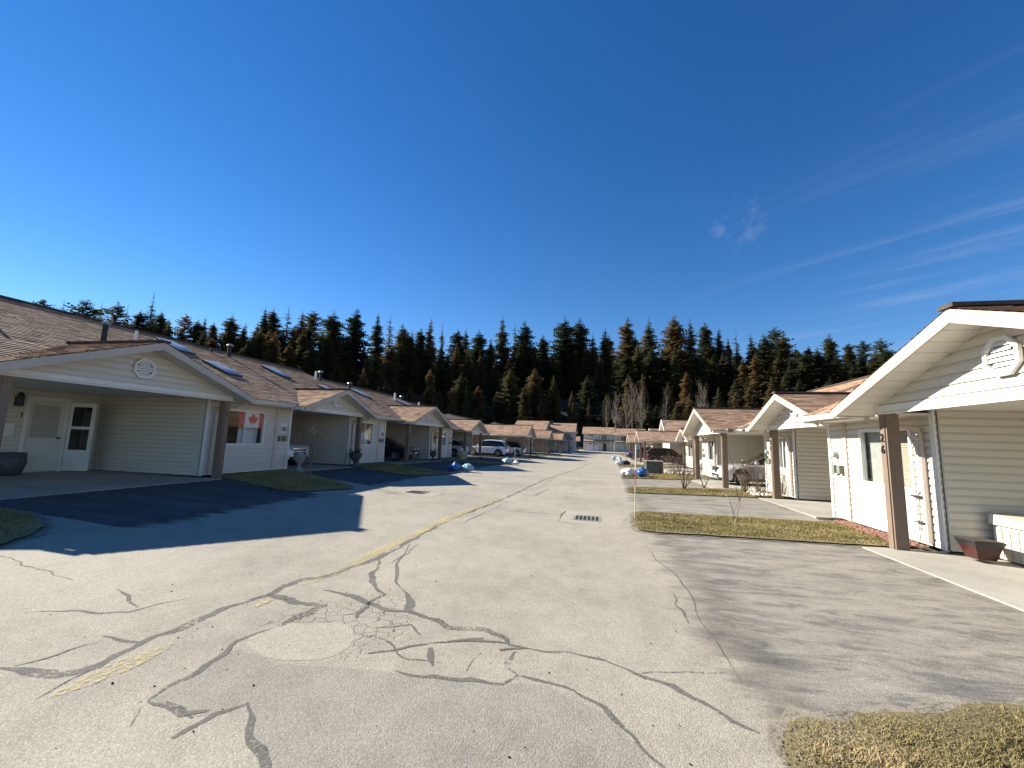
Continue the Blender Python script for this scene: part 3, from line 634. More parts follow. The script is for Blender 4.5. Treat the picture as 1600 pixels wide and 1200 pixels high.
def shingles(mb, poly, e, exposure=.14, tab=.3, seed=0):
    """Lapped courses over a planar convex roof polygon; e = eave direction."""
    r_ = random.Random(seed); P = [Vector(p) for p in poly]; e = Vector(e).normalized()
    nrm = Vector((0, 0, 0))
    for i in range(1, len(P) - 1):
        c_ = (P[i] - P[0]).cross(P[i + 1] - P[0])
        if c_.length > nrm.length: nrm = c_
    nrm.normalize()
    if nrm.z < 0: nrm = -nrm
    g = nrm.cross(e).normalized()
    if g.z < 0: g = -g
    o = P[0]; Q = [((p - o).dot(e), (p - o).dot(g)) for p in P]; s0, s1 = min(q[1] for q in Q), max(q[1] for q in Q)
    def span(s):
        s = max(s0 + 1e-4, min(s1 - 1e-4, s)); xs_ = []
        for i in range(len(Q)):
            (ax, as_), (bx, bs) = Q[i], Q[(i + 1) % len(Q)]
            if (as_ - s) * (bs - s) <= 0 and abs(as_ - bs) > 1e-6: xs_.append(ax + (bx - ax) * (s - as_) / (bs - as_))
        return (min(xs_), max(xs_)) if len(xs_) >= 2 else None
    s = s0
    while s < s1 - .01:
        sh = min(s + exposure, s1); lo, hi = span(s), span(sh)
        if lo and hi:
            a = min(lo[0], hi[0]); b_ = max(lo[1], hi[1]); x = a - r_.uniform(0, tab)
            while x < b_:
                w = tab * r_.uniform(.55, 1.45); x0, x1 = x, x + w; x = x1
                c = [(max(lo[0], min(lo[1], x0)), s), (max(lo[0], min(lo[1], x1)), s), (max(hi[0], min(hi[1], x1)), sh), (max(hi[0], min(hi[1], x0)), sh)]
                if c[1][0] - c[0][0] < .004 and c[2][0] - c[3][0] < .004: continue
                lift = .018 + r_.uniform(0, .009)
                q = [o + e * cx_ + g * cs + nrm * l for (cx_, cs), l in zip(c, (lift, lift, .006, .006))]
                q += [o + e * c[0][0] + g * s + nrm * .001, o + e * c[1][0] + g * s + nrm * .001]
                mb.add(q, [(0, 1, 2, 3), (4, 5, 1, 0)], min(1, max(0, r_.gauss(.5, .24))))
        s = sh
    return mb
def text_mesh(txt, size, mat):
    cu = bpy.data.curves.new('digits', 'FONT'); cu.body = txt; cu.size = size; cu.extrude = .006; cu.align_x = 'CENTER'
    ob = bpy.data.objects.new('digits', cu); COL.objects.link(ob); bpy.context.view_layer.update()
    me = bpy.data.meshes.new_from_object(ob.evaluated_get(bpy.context.evaluated_depsgraph_get())); bpy.data.objects.remove(ob); bpy.data.curves.remove(cu)
    me.materials.clear(); me.materials.append(mat); return me
def number(house, txt, pos, n, size=.17):
    """Metal digits on a face with outward normal n (world xy)."""
    me = text_mesh(txt, size, M['black']); o = bpy.data.objects.new('house_number', me); COL.objects.link(o); o.parent = house
    o.location = Vector(pos) - house.location; o.rotation_euler = (R(90), 0, math.atan2(n[1], n[0]) + R(90)); return o
def window(house, s, x, v0, v1, z0, z1, kind=0, depth=.12):
    """Slider window in a wall at plane x, facing -s*x."""
    o_ = -s; fr = MB(); w = .07
    xo, xi = x + o_ * .035, x - o_ * .05
    a, b = min(xo, xi), max(xo, xi)
    fr.box(a, b, v0, v1, z0, z0 + w).box(a, b, v0, v1, z1 - w, z1).box(a, b, v0, v0 + w, z0 + w, z1 - w).box(a, b, v1 - w, v1, z0 + w, z1 - w)
    f = fr.build('window', M['trim'], house)
    mid = (v0 + v1) / 2
    MB().box(a + .01, b - .01, mid - .025, mid + .025, z0 + w, z1 - w).build('mullion', M['trim'], f)
    for p0, p1, dx in ((v0 + w, mid - .025, .0), (mid + .025, v1 - w, -.012)):
        xq = x + o_ * dx
        MB().add([(xq, p0, z0 + w), (xq, p1, z0 + w), (xq, p1, z1 - w), (xq, p0, z1 - w)], [(0, 1, 2, 3)]).build('pane', M['glass'], f)
    xr = x + s * .14
    if kind == 1:                                            # venetian blind of thin slats
        q = MB(); k = z0 + w
        while k < z1 - w: q.add([(xr, v0 + .05, k), (xr, mid, k), (xr + s * .02, mid, k + .028), (xr + s * .02, v0 + .05, k + .028)], [(0, 1, 2, 3)]); k += .03
        q.build('blind', M['blind'], f); MB().box(xr - .01, xr + .01, mid + .22, v1 - .04, z0 + .05, z1 - .05).build('curtain', M['curtain'], f)
    elif kind == 2:
        MB().box(xr + s * .1 - .01, xr + s * .1 + .01, mid + .02, v1 - .03, z0 + .05, z0 + .62).build('curtain', M['white'], f)
    else:
        MB().box(xr - .01, xr + .01, mid - .02, v1 - .03, z0 + .05, z1 - .35).build('curtain', M['curtain'], f)
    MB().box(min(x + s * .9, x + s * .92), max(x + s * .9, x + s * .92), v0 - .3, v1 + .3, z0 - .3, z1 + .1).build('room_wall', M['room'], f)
    return f
def vent(house, x, v, z, s, r=.26):
    o_ = -s; oc = [(math.cos(R(22.5 + 45 * k)), math.sin(R(22.5 + 45 * k))) for k in range(8)]; m_ = MB()
    ri, xo, xb = r * .78, x + o_ * .055, x + o_ * .012
    V_ = [(xo, v + c * r, z + d * r) for c, d in oc] + [(xo, v + c * ri, z + d * ri) for c, d in oc] + [(xb, v + c * r, z + d * r) for c, d in oc] + [(xb, v + c * ri, z + d * ri) for c, d in oc]
    F_ = []
    for k in range(8):
        j = (k + 1) % 8; F_ += [(k, j, 8 + j, 8 + k), (k, 16 + k, 16 + j, j), (8 + k, 8 + j, 24 + j, 24 + k)]
    m_.add(V_, F_); f = m_.build('gable_vent', M['trim'], house)
    MB().add([(xb + o_ * .004, v + c * ri, z + d * ri) for c, d in oc], [tuple(range(8))]).build('backing', M['dark'], f)
    for k in range(6):
        zc = z - ri * .78 + k * ri * .31; hw = ri * (.95 if abs(zc - z) < ri * .45 else .66)
        MB().add([(xo - o_ * .012, v - hw, zc - .03), (xo - o_ * .012, v + hw, zc - .03), (xb + o_ * .006, v + hw, zc + .028), (xb + o_ * .006, v - hw, zc + .028)], [(0, 1, 2, 3)]).build('slat', M['trim'], f)
    return f
def unit(s, xp, y0, y1, y2, z0, label, boards=False, near_post=True, far_post=True, setback=.6, num=None, win=0, skylights=0, stacks=(), fine=False,
         group=None, ypre=None, ridge_u=6.1, ends=(False, False), interior=4.6, win_on=True, meters=True, spout=True, soffits=False, main=True, back=True, vent_on=True):
    """One bungalow: a gabled carport [y0,y1] toward the street and a windowed wing [y1,y2]; s=-1 left of the street, +1 right."""
    H = thing('bungalow', (xp + s * 3, (y0 + y2) / 2, z0), label, 'bungalow', group or 'attached bungalows along the street')
    X = lambda u: xp + s * u
    ypre = y0 if ypre is None else ypre
    yc, hw = (y0 + y1) / 2, (y1 - y0) / 2 + .58
    zr = z0 + CEIL + .09 + PITCH_G * hw; ze = zr - PITCH_G * hw
    ue = setback - .6 + .05; zem = z0 + 2.45
    um = lambda z: ue + (z - zem) / PITCH_M
    bx = lambda m_, u0, u1, v0, v1, a, b: m_.box(min(X(u0), X(u1)), max(X(u0), X(u1)), v0, v1, a, b)
    nf = (-s, 0)                                             # towards the street
    # walls
    wz = z0 + CEIL + .12; holes = []; wl_ = y2 - y1
    if wl_ > .5:
        wv0, wv1 = y1 + .6, y2 - 1.25
        if win_on and wv1 - wv0 > .6: holes = [(wv0 - y1, wv1 - y1, z0 + .92, z0 + 2.08)]
        wall(H, (X(setback), y1), (X(setback), y2), z0 + .06, wz, nf, holes, boards)
        if holes: window(H, s, X(setback), wv0, wv1, z0 + .92, z0 + 2.08, win)
        wall(H, (X(setback + .1), y2), (X(interior), y2), z0 + .06, wz, (0, 1), (), False)
        for v, w in ((y1 + .05, .1), (y2 - .05, .1), (y2 - .72, .13)):
            bx(MB(), setback - .05, setback + .012, v - w / 2, v + w / 2, z0 + .05, wz).build('corner_trim', M['trim'] if w < .12 else M['downspout'], H)
    wall(H, (X(setback + .02), y1), (X(interior), y1), z0 + .06, wz, (0, -1), (), boards)
    dv0, dv1 = y0 + (y1 - y0) * .62, y0 + (y1 - y0) * .62 + .95
    if num == '1': dv0, dv1 = 8.72, 9.66
    wall(H, (X(interior), ypre), (X(interior), y1), z0 + .06, wz, nf, [(dv0 - ypre, dv1 - ypre, z0 + .06, z0 + 2.1)], boards)
    d = bx(MB(), interior + .03, interior + .08, dv0 + .03, dv1 - .03, z0 + .08, z0 + 2.07).build('door', M['door'], H)
    dm = MB()
    for q0, q1, c0, c1 in ((dv0 - .02, dv1 + .02, z0 + 2.05, z0 + 2.14), (dv0 - .04, dv0 + .05, z0 + .06, z0 + 2.05), (dv1 - .05, dv1 + .04, z0 + .06, z0 + 2.05)): bx(dm, interior - .03, interior + .05, q0, q1, c0, c1)
    dm.build('door_frame', M['trim'], d)
    bx(MB(), interior + .015, interior + .028, dv0 + .17, dv1 - .17, z0 + 1.02, z0 + 1.92).build('pane', M['curtain'] if num == '1' else M['carglass'], d)  # house 1: pale veil of lens flare put into the pane colour
    bx(MB(), interior - .03, interior + .03, dv1 - .16, dv1 - .11, z0 + .98, z0 + 1.03).build('handle', M['dark'], d)
    MB().add([(X(.05), ypre, z0 + CEIL + .06), (X(interior), ypre, z0 + CEIL + .06), (X(interior), y1, z0 + CEIL + .06), (X(.05), y1, z0 + CEIL + .06)], [(0, 1, 2, 3)]).build('carport_ceiling', M['soffit'], H)
    # gable front
    zt = lambda y: zr - .10 - PITCH_G * abs(y - yc)
    gw = wall(H, (X(0.02), y0 - .12), (X(0.02), y1 + .28), z0 + CEIL, zr, nf, (), boards, 'gable_wall', lambda q: zt(y0 - .12 + q), .12, COURSE * 1.15)
    bx(MB(), -.005, .035, y0 - .13, y1 + .29, z0 + CEIL - .02, z0 + CEIL + .13).build('beam_trim', M['trim'], H)
    if y0 - ypre > .1: bx(MB(), .06, .25, ypre, y0, z0 + CEIL, z0 + CEIL + .15).build('beam', M['post'], H)
    if vent_on: vent(H, X(0.0), yc, z0 + CEIL + .52, s)
    pw = .19
    for on, v in ((near_post, y0 + .02), (far_post, y1 + .15)):
        if on:
            zg = gz(X(.1), v) - .02
            p_ = bx(MB(), .03, .03 + pw, v - pw / 2, v + pw / 2, zg, z0 + CEIL).build('post', M['post'], H)
            bx(MB(), .012, .03, v - pw / 2 + .035, v + pw / 2 - .035, zg, z0 + CEIL - .01).build('post_board', M['post'], p_)
    # gable roof
    rf = MB(); uf = -.5; th = .1
    def gy(y): return zr - PITCH_G * abs(y - yc)
    for sg in (-1, 1):
        ye = yc + sg * hw; ui_e, ui_r = max(uf + .2, um(ze) + .15), um(zr) + .25
        c = [(X(uf), ye, ze), (X(ui_e), ye, ze), (X(ui_r), yc, zr), (X(uf), yc, zr)]
        rf.hexa([(p[0], p[1], p[2] - th) for p in c] + c)
    roof = rf.build('roof', M['soffit'], H); sh = MB()
    ex, tb = (.14, .3) if fine else (.2, .55)
    for sg in (-1, 1):
        ye = yc + sg * (hw + .04); zee = zr - PITCH_G * (hw + .04)
        poly = [(X(uf - .03), ye, zee + .004), (X(max(uf + .2, um(zee) - .02)), ye, zee + .004), (X(um(zr) - .02), yc, zr + .004), (X(uf - .03), yc, zr + .004)]
        shingles(sh, poly, (1, 0, 0), ex, tb, int(y0 * 10) + sg + 5)
    # main roof, both slopes
    zrm = zem + PITCH_M * (ridge_u - ue)
    if main:
        mr = MB(); ya, yb = ypre - (.35 if ends[0] else 0), max(y1, y2) + (.35 if ends[1] else 0)
        uc = max(ue, .35); zuc = zem + PITCH_M * (uc - ue); yk = y1 + .1
        segs_ = [(ya, yk, uc, zuc), (yk, yb, ue, zem)] if yb - yk > .3 else [(ya, yb, uc, zuc)]
        for qa, qb, u_, z_ in segs_:
            e0 = [(X(u_), qa, z_), (X(ridge_u), qa, zrm), (X(ridge_u), qb, zrm), (X(u_), qb, z_)]
            mr.hexa([(p[0], p[1], p[2] - .12) for p in e0] + e0)
        ub = ridge_u * 2 - ue; e1 = [(X(ridge_u), ya, zrm), (X(ub), ya, zem), (X(ub), yb, zem), (X(ridge_u), yb, zrm)]
        mr.hexa([(p[0], p[1], p[2] - .12) for p in e1] + e1)
        mo = mr.build('main_roof', M['soffit'], H); s2 = MB()
        for qa, qb, u_, z_ in segs_: shingles(s2, [(X(u_ - .04), qa, z_ - .013), (X(u_ - .04), qb, z_ - .013), (X(ridge_u), qb, zrm + .004), (X(ridge_u), qa, zrm + .004)], (0, 1, 0), ex, tb, int(y0 * 7 + qa))
        shingles(s2, [(X(ub + .04), ya, zem - .013), (X(ub + .04), yb, zem - .013), (X(ridge_u), yb, zrm + .004), (X(ridge_u), ya, zrm + .004)], (0, 1, 0), .3, .9, int(y0 * 9))
        tag(s2.build('shingles', M['shingles'], mo, fix=False), kind='stuff')
        MB().bar((X(ridge_u), ya, zrm + .025), (X(ridge_u), yb, zrm + .025), .26, .05).build('ridge_cap', M['ridge'], mo)
        bk = MB()                                            # house body behind, closed to the back and ends
        bx(bk, interior + .11, ub - .5, ypre, max(y1, y2) - .001, z0, z0 + 2.33); bk.build('rear_wall', M['siding'], H)
        for on, yy, sg in ((ends[0], ypre, -1), (ends[1], max(y1, y2), 1)):
            if on:
                MB().add([(X(ue + .35), yy + sg * .02, z0 + 2.3), (X(ub - .35), yy + sg * .02, z0 + 2.3), (X(ridge_u), yy + sg * .02, zrm - .12)], [(0, 1, 2)]).build('gable_end', M['siding'], H)
                ee = MB()
                for ua in (ue, ub): ee.bar((X(ua), yy + sg * .36, zem - .07), (X(ridge_u), yy + sg * .36, zrm - .07), .03, .18)
                ee.build('end_fascia', M['fascia'], mo)
        # wing eave: gutter, fascia, soffit
        if y2 - y1 > .5:
            g0, g1 = y1 + .64, y2 + .45
            gt = MB(); bx(gt, ue - .16, ue - .02, g0, g1, zem - .17, zem - .05); gt.build('gutter', M['gutter'], mo)
            bx(MB(), ue + .002, setback, y1 + .05, y2 + .05, zem - .2, zem - .17).build('eave_soffit', M['soffit'], mo)
            if spout:                                        # downspout on the wing wall by the carport corner
                v = y1 + .3; q = [(X(ue - .09), g0 + .1, zem - .2), (X(ue - .05), g0 + .05, zem - .3), (X(setback - .08), v, zem - .42), (X(setback - .06), v, zem - .55), (X(setback - .06), v, z0 + .1)]
                MB().tube(q, .042, 6).build('downspout', M['downspout'], H)
    tag(sh.build('shingles', M['shingles'], roof, fix=False), kind='stuff')
    fa = MB()
    for sg in (-1, 1):
        zq = ze - PITCH_G * .02; fa.hexa([(X(uf), yc, zr - .175), (X(uf), yc + sg * (hw + .02), zq - .165), (X(uf - .03), yc + sg * (hw + .02), zq - .165), (X(uf - .03), yc, zr - .175), (X(uf), yc, zr), (X(uf), yc + sg * (hw + .02), zq), (X(uf - .03), yc + sg * (hw + .02), zq), (X(uf - .03), yc, zr)])
    fa.build('fascia', M['fascia'], roof)
    MB().bar((X(uf - .06), yc, zr + .03), (X(um(zr) + .05), yc, zr + .03), .25, .05).build('ridge_cap', M['ridge'], roof)
    for sg in (-1, 1):
        ye = yc + sg * (hw + .06); ga = MB(); q0, q1 = uf + .02, max(uf + .5, um(ze) + .1)
        ga.box(min(X(q0), X(q1)), max(X(q0), X(q1)), min(ye, ye + sg * .11), max(ye, ye + sg * .11), ze - .13, ze - .03); ga.build('eave_gutter', M['gutter'], roof)
    if soffits:                                              # ventilated soffit planks under the front overhang
        n_ = 11
        for sg in (-1, 1):
            for k in range(n_):
                d0, d1 = hw * k / n_ + .008, hw * (k + 1) / n_ - .008
                MB().hexa([(X(uf + .02), yc + sg * d0, zr - PITCH_G * d0 - th - .012), (X(.0), yc + sg * d0, zr - PITCH_G * d0 - th - .012), (X(.0), yc + sg * d1, zr - PITCH_G * d1 - th - .012), (X(uf + .02), yc + sg * d1, zr - PITCH_G * d1 - th - .012),
                           (X(uf + .02), yc + sg * d0, zr - PITCH_G * d0 - th - .002), (X(.0), yc + sg * d0, zr - PITCH_G * d0 - th - .002), (X(.0), yc + sg * d1, zr - PITCH_G * d1 - th - .002), (X(uf + .02), yc + sg * d1, zr - PITCH_G * d1 - th - .002)]).build('soffit_plank', M['soffit'], roof)
    # meters on the wing wall
    if meters and y2 - y1 > 1.5:
        xm = setback - .03; vm = y2 - .38
        mt = MB().lathe([(.0, 0), (.085, 0), (.085, .05), (.07, .11), (.0, .125)], (0, 0, 0), 12)
        o = mt.build('electric_meter', M['meter'], None); o.parent = H; o.location = Vector((X(xm), vm + .02, z0 + 1.52)) - H.location; o.rotation_euler = (0, R(-90 * s), 0)
        bx(MB(), xm - .01, xm + .02, vm - .13, vm + .15, z0 + 1.36, z0 + 1.72).build('meter_board', M['trim'], H)
        for dv in (-.15, .08): bx(MB(), xm - .09, xm - .005, vm + dv - .06, vm + dv + .07, z0 + 1.08, z0 + 1.27).build('meter_box', M['metergreen'], H)
    if num:
        for k, ch in enumerate(num): number(H, ch, (X(.0), y1 + .15, z0 + 1.78 - .2 * k), (-s, 0), .2)
    for (v, u) in [(y0 + 1.0 + 3.1 * k, 2.6 + .5 * (k % 2)) for k in range(skylights)]:
        zc = zem + PITCH_M * (u - ue); t_ = MB(); cn = []
        for du, dv in ((0, 0), (1.15, 0), (1.15, .62), (0, .62)): cn.append((X(u + du), v + dv, zc + PITCH_M * du + .02))
        t_.hexa([(p[0], p[1], p[2] - .02) for p in cn] + [(p[0] - s * -.02, p[1], p[2] + .11) for p in cn]); sk = t_.build('skylight', M['dark'], H)
        dm_ = MB(); g_ = 6
        for i in range(g_ + 1):
            for j in range(g_ + 1):
                du, dv = 1.15 * i / g_, .62 * j / g_; bul = .13 * math.sin(math.pi * i / g_) ** .6 * math.sin(math.pi * j / g_) ** .6 if 0 < i < g_ and 0 < j < g_ else 0
                dm_.v.append((X(u + du), v + dv, zc + PITCH_M * du + .135 + bul))
        for i in range(g_):
            for j in range(g_): dm_.f.append([i * (g_ + 1) + j, (i + 1) * (g_ + 1) + j, (i + 1) * (g_ + 1) + j + 1, i * (g_ + 1) + j + 1]); dm_.a.append(.5)
        dm_.build('dome', M['pvc'], sk, True)
    for (v, u, h, r_, kind) in stacks:
        zc = zem + PITCH_M * (min(u, ridge_u) - ue) - PITCH_M * max(0, u - ridge_u)
        if kind == 'cap':
            q = MB().lathe([(r_, -.1), (r_, h * .8)], (X(u), v, zc), 10).build('flue', M['black'], H); MB().lathe([(r_ * .6, h * .8), (r_ * 1.9, h * .84), (r_ * 1.5, h * .95), (.01, h)], (X(u), v, zc), 10).build('flue_cap', M['galv'], q)
        elif kind == 'hook':
            MB().tube([(X(u), v, zc - .1), (X(u), v, zc + h * .8), (X(u), v + .06, zc + h), (X(u), v + .15, zc + h), (X(u), v + .19, zc + h * .78)], r_, 8).build('vent_pipe', M['pvc'], H)
        else: MB().lathe([(r_, -.1), (r_, h)], (X(u), v, zc), 8).build('vent_pipe', M['pvc'] if kind == 'pipe' else M['dark'], H)
    pad(-.42 if s > 0 else -.1, interior - .02, y0 - .35 if ypre == y0 else ypre + .05, y1 + .15, s, xp, z0)
    return H
LZ = .26
stk1 = [(7.3, 4.9, .5, .05, 'dark'), (9.45, 3.4, .62, .065, 'cap'), (10.3, 3.4, .55, .04, 'pipe'), (10.75, 3.3, .42, .04, 'hook')]
L1 = unit(-1, -10.82, 5.75, 10.48, 14.05, LZ, 'white sided bungalow with number 1 on its post and a flag in its window', True, num='1', win=2, skylights=0, stacks=stk1, fine=True, ypre=5.2, setback=.63, vent_on=True)
L2 = unit(-1, -10.88, 14.0, 17.85, 21.3, LZ - .02, 'bungalow whose carport shelters a silver car behind a stone urn', True, near_post=False, ypre=14.05, setback=.57, fine=True, win=2, stacks=[(15.6, 5.3, .6, .08, 'cap'), (14.8, 5.4, .2, .05, 'dark'), (20.6, 4.6, .5, .06, 'pipe'), (21.0, 4.6, .6, .07, 'cap')])
L3 = unit(-1, -10.75, 22.9, 27.9, 32.5, .15, 'bungalow with a two-post carport around a dark car, blue bags out front', False, ypre=21.3, setback=.9, fine=True, win=0, stacks=[(24, 4.8, .5, .08, 'cap'), (29.5, 4.5, .6, .08, 'pipe'), (30.6, 4.5, .5, .07, 'cap')])
L4 = unit(-1, -11.4, 35.6, 40.3, 40.6, .03, 'bungalow end carport with a white wagon tail, beside the parked white crossover', False, ypre=32.5, setback=.9, fine=False, ends=(False, True), stacks=[(36, 4.8, .5, .08, 'pipe')])
# raised dome skylights on the long left roof
def skylight_on(H, s, xp, ue, z0, v, u):
    X = lambda q: xp + s * q; zc = z0 + 2.45 + PITCH_M * (u - ue); cn = [(X(u + du), v + dv, zc + PITCH_M * du) for du, dv in ((0, 0), (1.2, 0), (1.2, .65), (0, .65))]
    sk = MB().hexa(cn + [(p[0], p[1], p[2] + .10) for p in cn]).build('skylight', M['ridge'], H); dm_ = MB(); g_ = 6
    for i in range(g_ + 1):
        for j in range(g_ + 1):
            bul = .045 if 0 < i < g_ and 0 < j < g_ else 0
            dm_.v.append((X(u + 1.2 * i / g_), v + .65 * j / g_, zc + PITCH_M * 1.2 * i / g_ + .105 + bul))
    for i in range(g_):
        for j in range(g_): dm_.f.append([i * (g_ + 1) + j, (i + 1) * (g_ + 1) + j, (i + 1) * (g_ + 1) + j + 1, i * (g_ + 1) + j + 1]); dm_.a.append(.5)
    dm_.build('dome', M['dome'], sk, True)
for H, xp, ue, z0, lst in ((L1, -10.82, .08, LZ, ((12.3, 4.1), (12.6, 2.2))), (L2, -10.88, .02, LZ - .02, ((16.9, 3.6), (19.0, 2.1))), (L3, -10.75, .35, .15, ((24.2, 3.7), (29.8, 3.4), (30.8, 2.4))), (L4, -11.4, .35, .03, ((33.4, 3.4), (38.5, 3.6)))):
    for v, u in lst: skylight_on(H, -1, xp, ue, z0, v, u)
R1 = unit(1, 4.77, 3.85, 8.44, 11.9, .02, 'white sided bungalow with number 26 on its tan carport post', True, num='26', win=1, fine=True, setback=.73, soffits=True, interior=4.9)
R2 = unit(1, 5.54, 11.95, 15.68, 18.3, .0, 'bungalow beside number 26 with a bare twiggy shrub at its post', True, near_post=False, ypre=11.9, setback=.70, fine=True, win=0, num='25', stacks=[(15.5, 5.9, .7, .07, 'dark')], soffits=True)
R3 = unit(1, 4.85, 19.1, 24.1, 27.4, -.04, 'bungalow whose carport shelters a silver car, lattice panel beyond its posts', False, ypre=18.3, setback=1.1, fine=True, win=0)
R4 = unit(1, 6.8, 34.7, 38.6, 42.5, -.22, 'bungalow set back from the street with stones heaped by its drive', False, setback=.9, fine=False, ypre=29.5, ends=(True, False), interior=4.2)
R5 = unit(1, 4.2, 44.8, 49.6, 50.2, -.28, 'long-roofed carport house sheltering the maroon car', False, ypre=44.8, setback=4.4, fine=False, interior=7.5, main=True, ridge_u=8.6, ends=(True, False), meters=False)
R6 = unit(1, 4.1, 58.8, 63.4, 66.5, -.28, 'carport house past the maroon car, indigo car at its posts', False, setback=3.2, fine=False, interior=6.5, ridge_u=8, ends=(True, False))
R7 = unit(1, 4.7, 70.5, 75, 78.5, -.28, 'farthest carport house on the side of number 26', False, setback=3.0, fine=False, interior=6.5, ridge_u=8, ends=(True, True))
L5 = unit(-1, -8.4, 46.7, 52.6, 56.5, -.11, 'carport house with the second white crossover under its long roof', False, setback=4.2, fine=False, interior=8, ridge_u=8.8, ends=(True, False), ypre=46.7)
L6 = unit(-1, -7.6, 60.2, 65.4, 70, -.15, 'carport house beyond the second white crossover', False, setback=3.4, fine=False, interior=6.5, ridge_u=7.5, ends=(True, False))
L7 = unit(-1, -7.0, 74, 79, 83, -.2, 'third last carport house on the shaded side', False, setback=3.2, fine=False, interior=6.5, ridge_u=7, ends=(True, False))
L8 = unit(-1, -6.2, 87, 92, 96, -.2, 'second last carport house on the shaded side', False, setback=3, fine=False, interior=6, ridge_u=6.5, ends=(True, False))
L9 = unit(-1, -5.3, 100, 105, 107, -.2, 'last carport house on the shaded side before the tall townhouses', False, setback=2.6, fine=False, interior=5, ridge_u=6, ends=(True, True))
for st in (0, 1): pass
# storm door, lantern, mailbox, number beside the door of house 1
H = L1; xb = -10.82 - 4.6
A_, B_ = Vector((xb + .07, 9.70)), Vector((xb + .72, 9.90)); nd_ = Vector((.2, -.65)).normalized()
def door_box(f0, f1, za, zb_, d0, d1):
    p0, p1 = A_.lerp(B_, f0), A_.lerp(B_, f1); c = [p0 + nd_ * d1, p1 + nd_ * d1, p1 + nd_ * d0, p0 + nd_ * d0]
    return MB().hexa([(q.x, q.y, LZ + za) for q in c] + [(q.x, q.y, LZ + zb_) for q in c])
sd = door_box(0, 1, .08, 2.05, 0, .04).build('storm_door', M['trim'], H)
for z_a, z_b in ((.68, 1.28), (1.36, 1.93)):
    door_box(.14, .86, z_a, z_b, .041, .05).build('pane', M['carglass'], sd)
MB().box(xb + .02, xb + .05, 8.25, 8.5, LZ + 1.05, LZ + 1.38).build('mailbox', M['trim'], H)
ln_ = MB().box(xb + .02, xb + .16, 8.42, 8.55, LZ + 1.85, LZ + 2.1).build('wall_lantern', M['lamp_black'], H); MB().lathe([(.02, .0), (.09, -.03), (.05, .08), (.01, .12)], (xb + .12, 8.485, LZ + 2.12), 8).build('lantern_cap', M['lamp_black'], ln_)
number(H, '1', (xb + .03, 8.62, LZ + 1.55), (1, 0), .22)
# hose, tap and pipe on the wall of house 26
MB().tube([(5.47, 8.98, .25), (5.47, 8.98, .9), (5.47, 8.93, .95)], .012, 5).build('water_pipe', M['galv'], R1)
MB().box(5.42, 5.48, 8.8, 9.1, .86, .885).build('tap', M['dark'], R1); MB().box(5.42, 5.48, 8.82, 9.04, .42, .44).build('pipe_clip', M['dark'], R1)
MB().box(5.46, 5.484, 9.03, 9.09, .1, 2.1).build('cable_cover', M['trim'], R1)

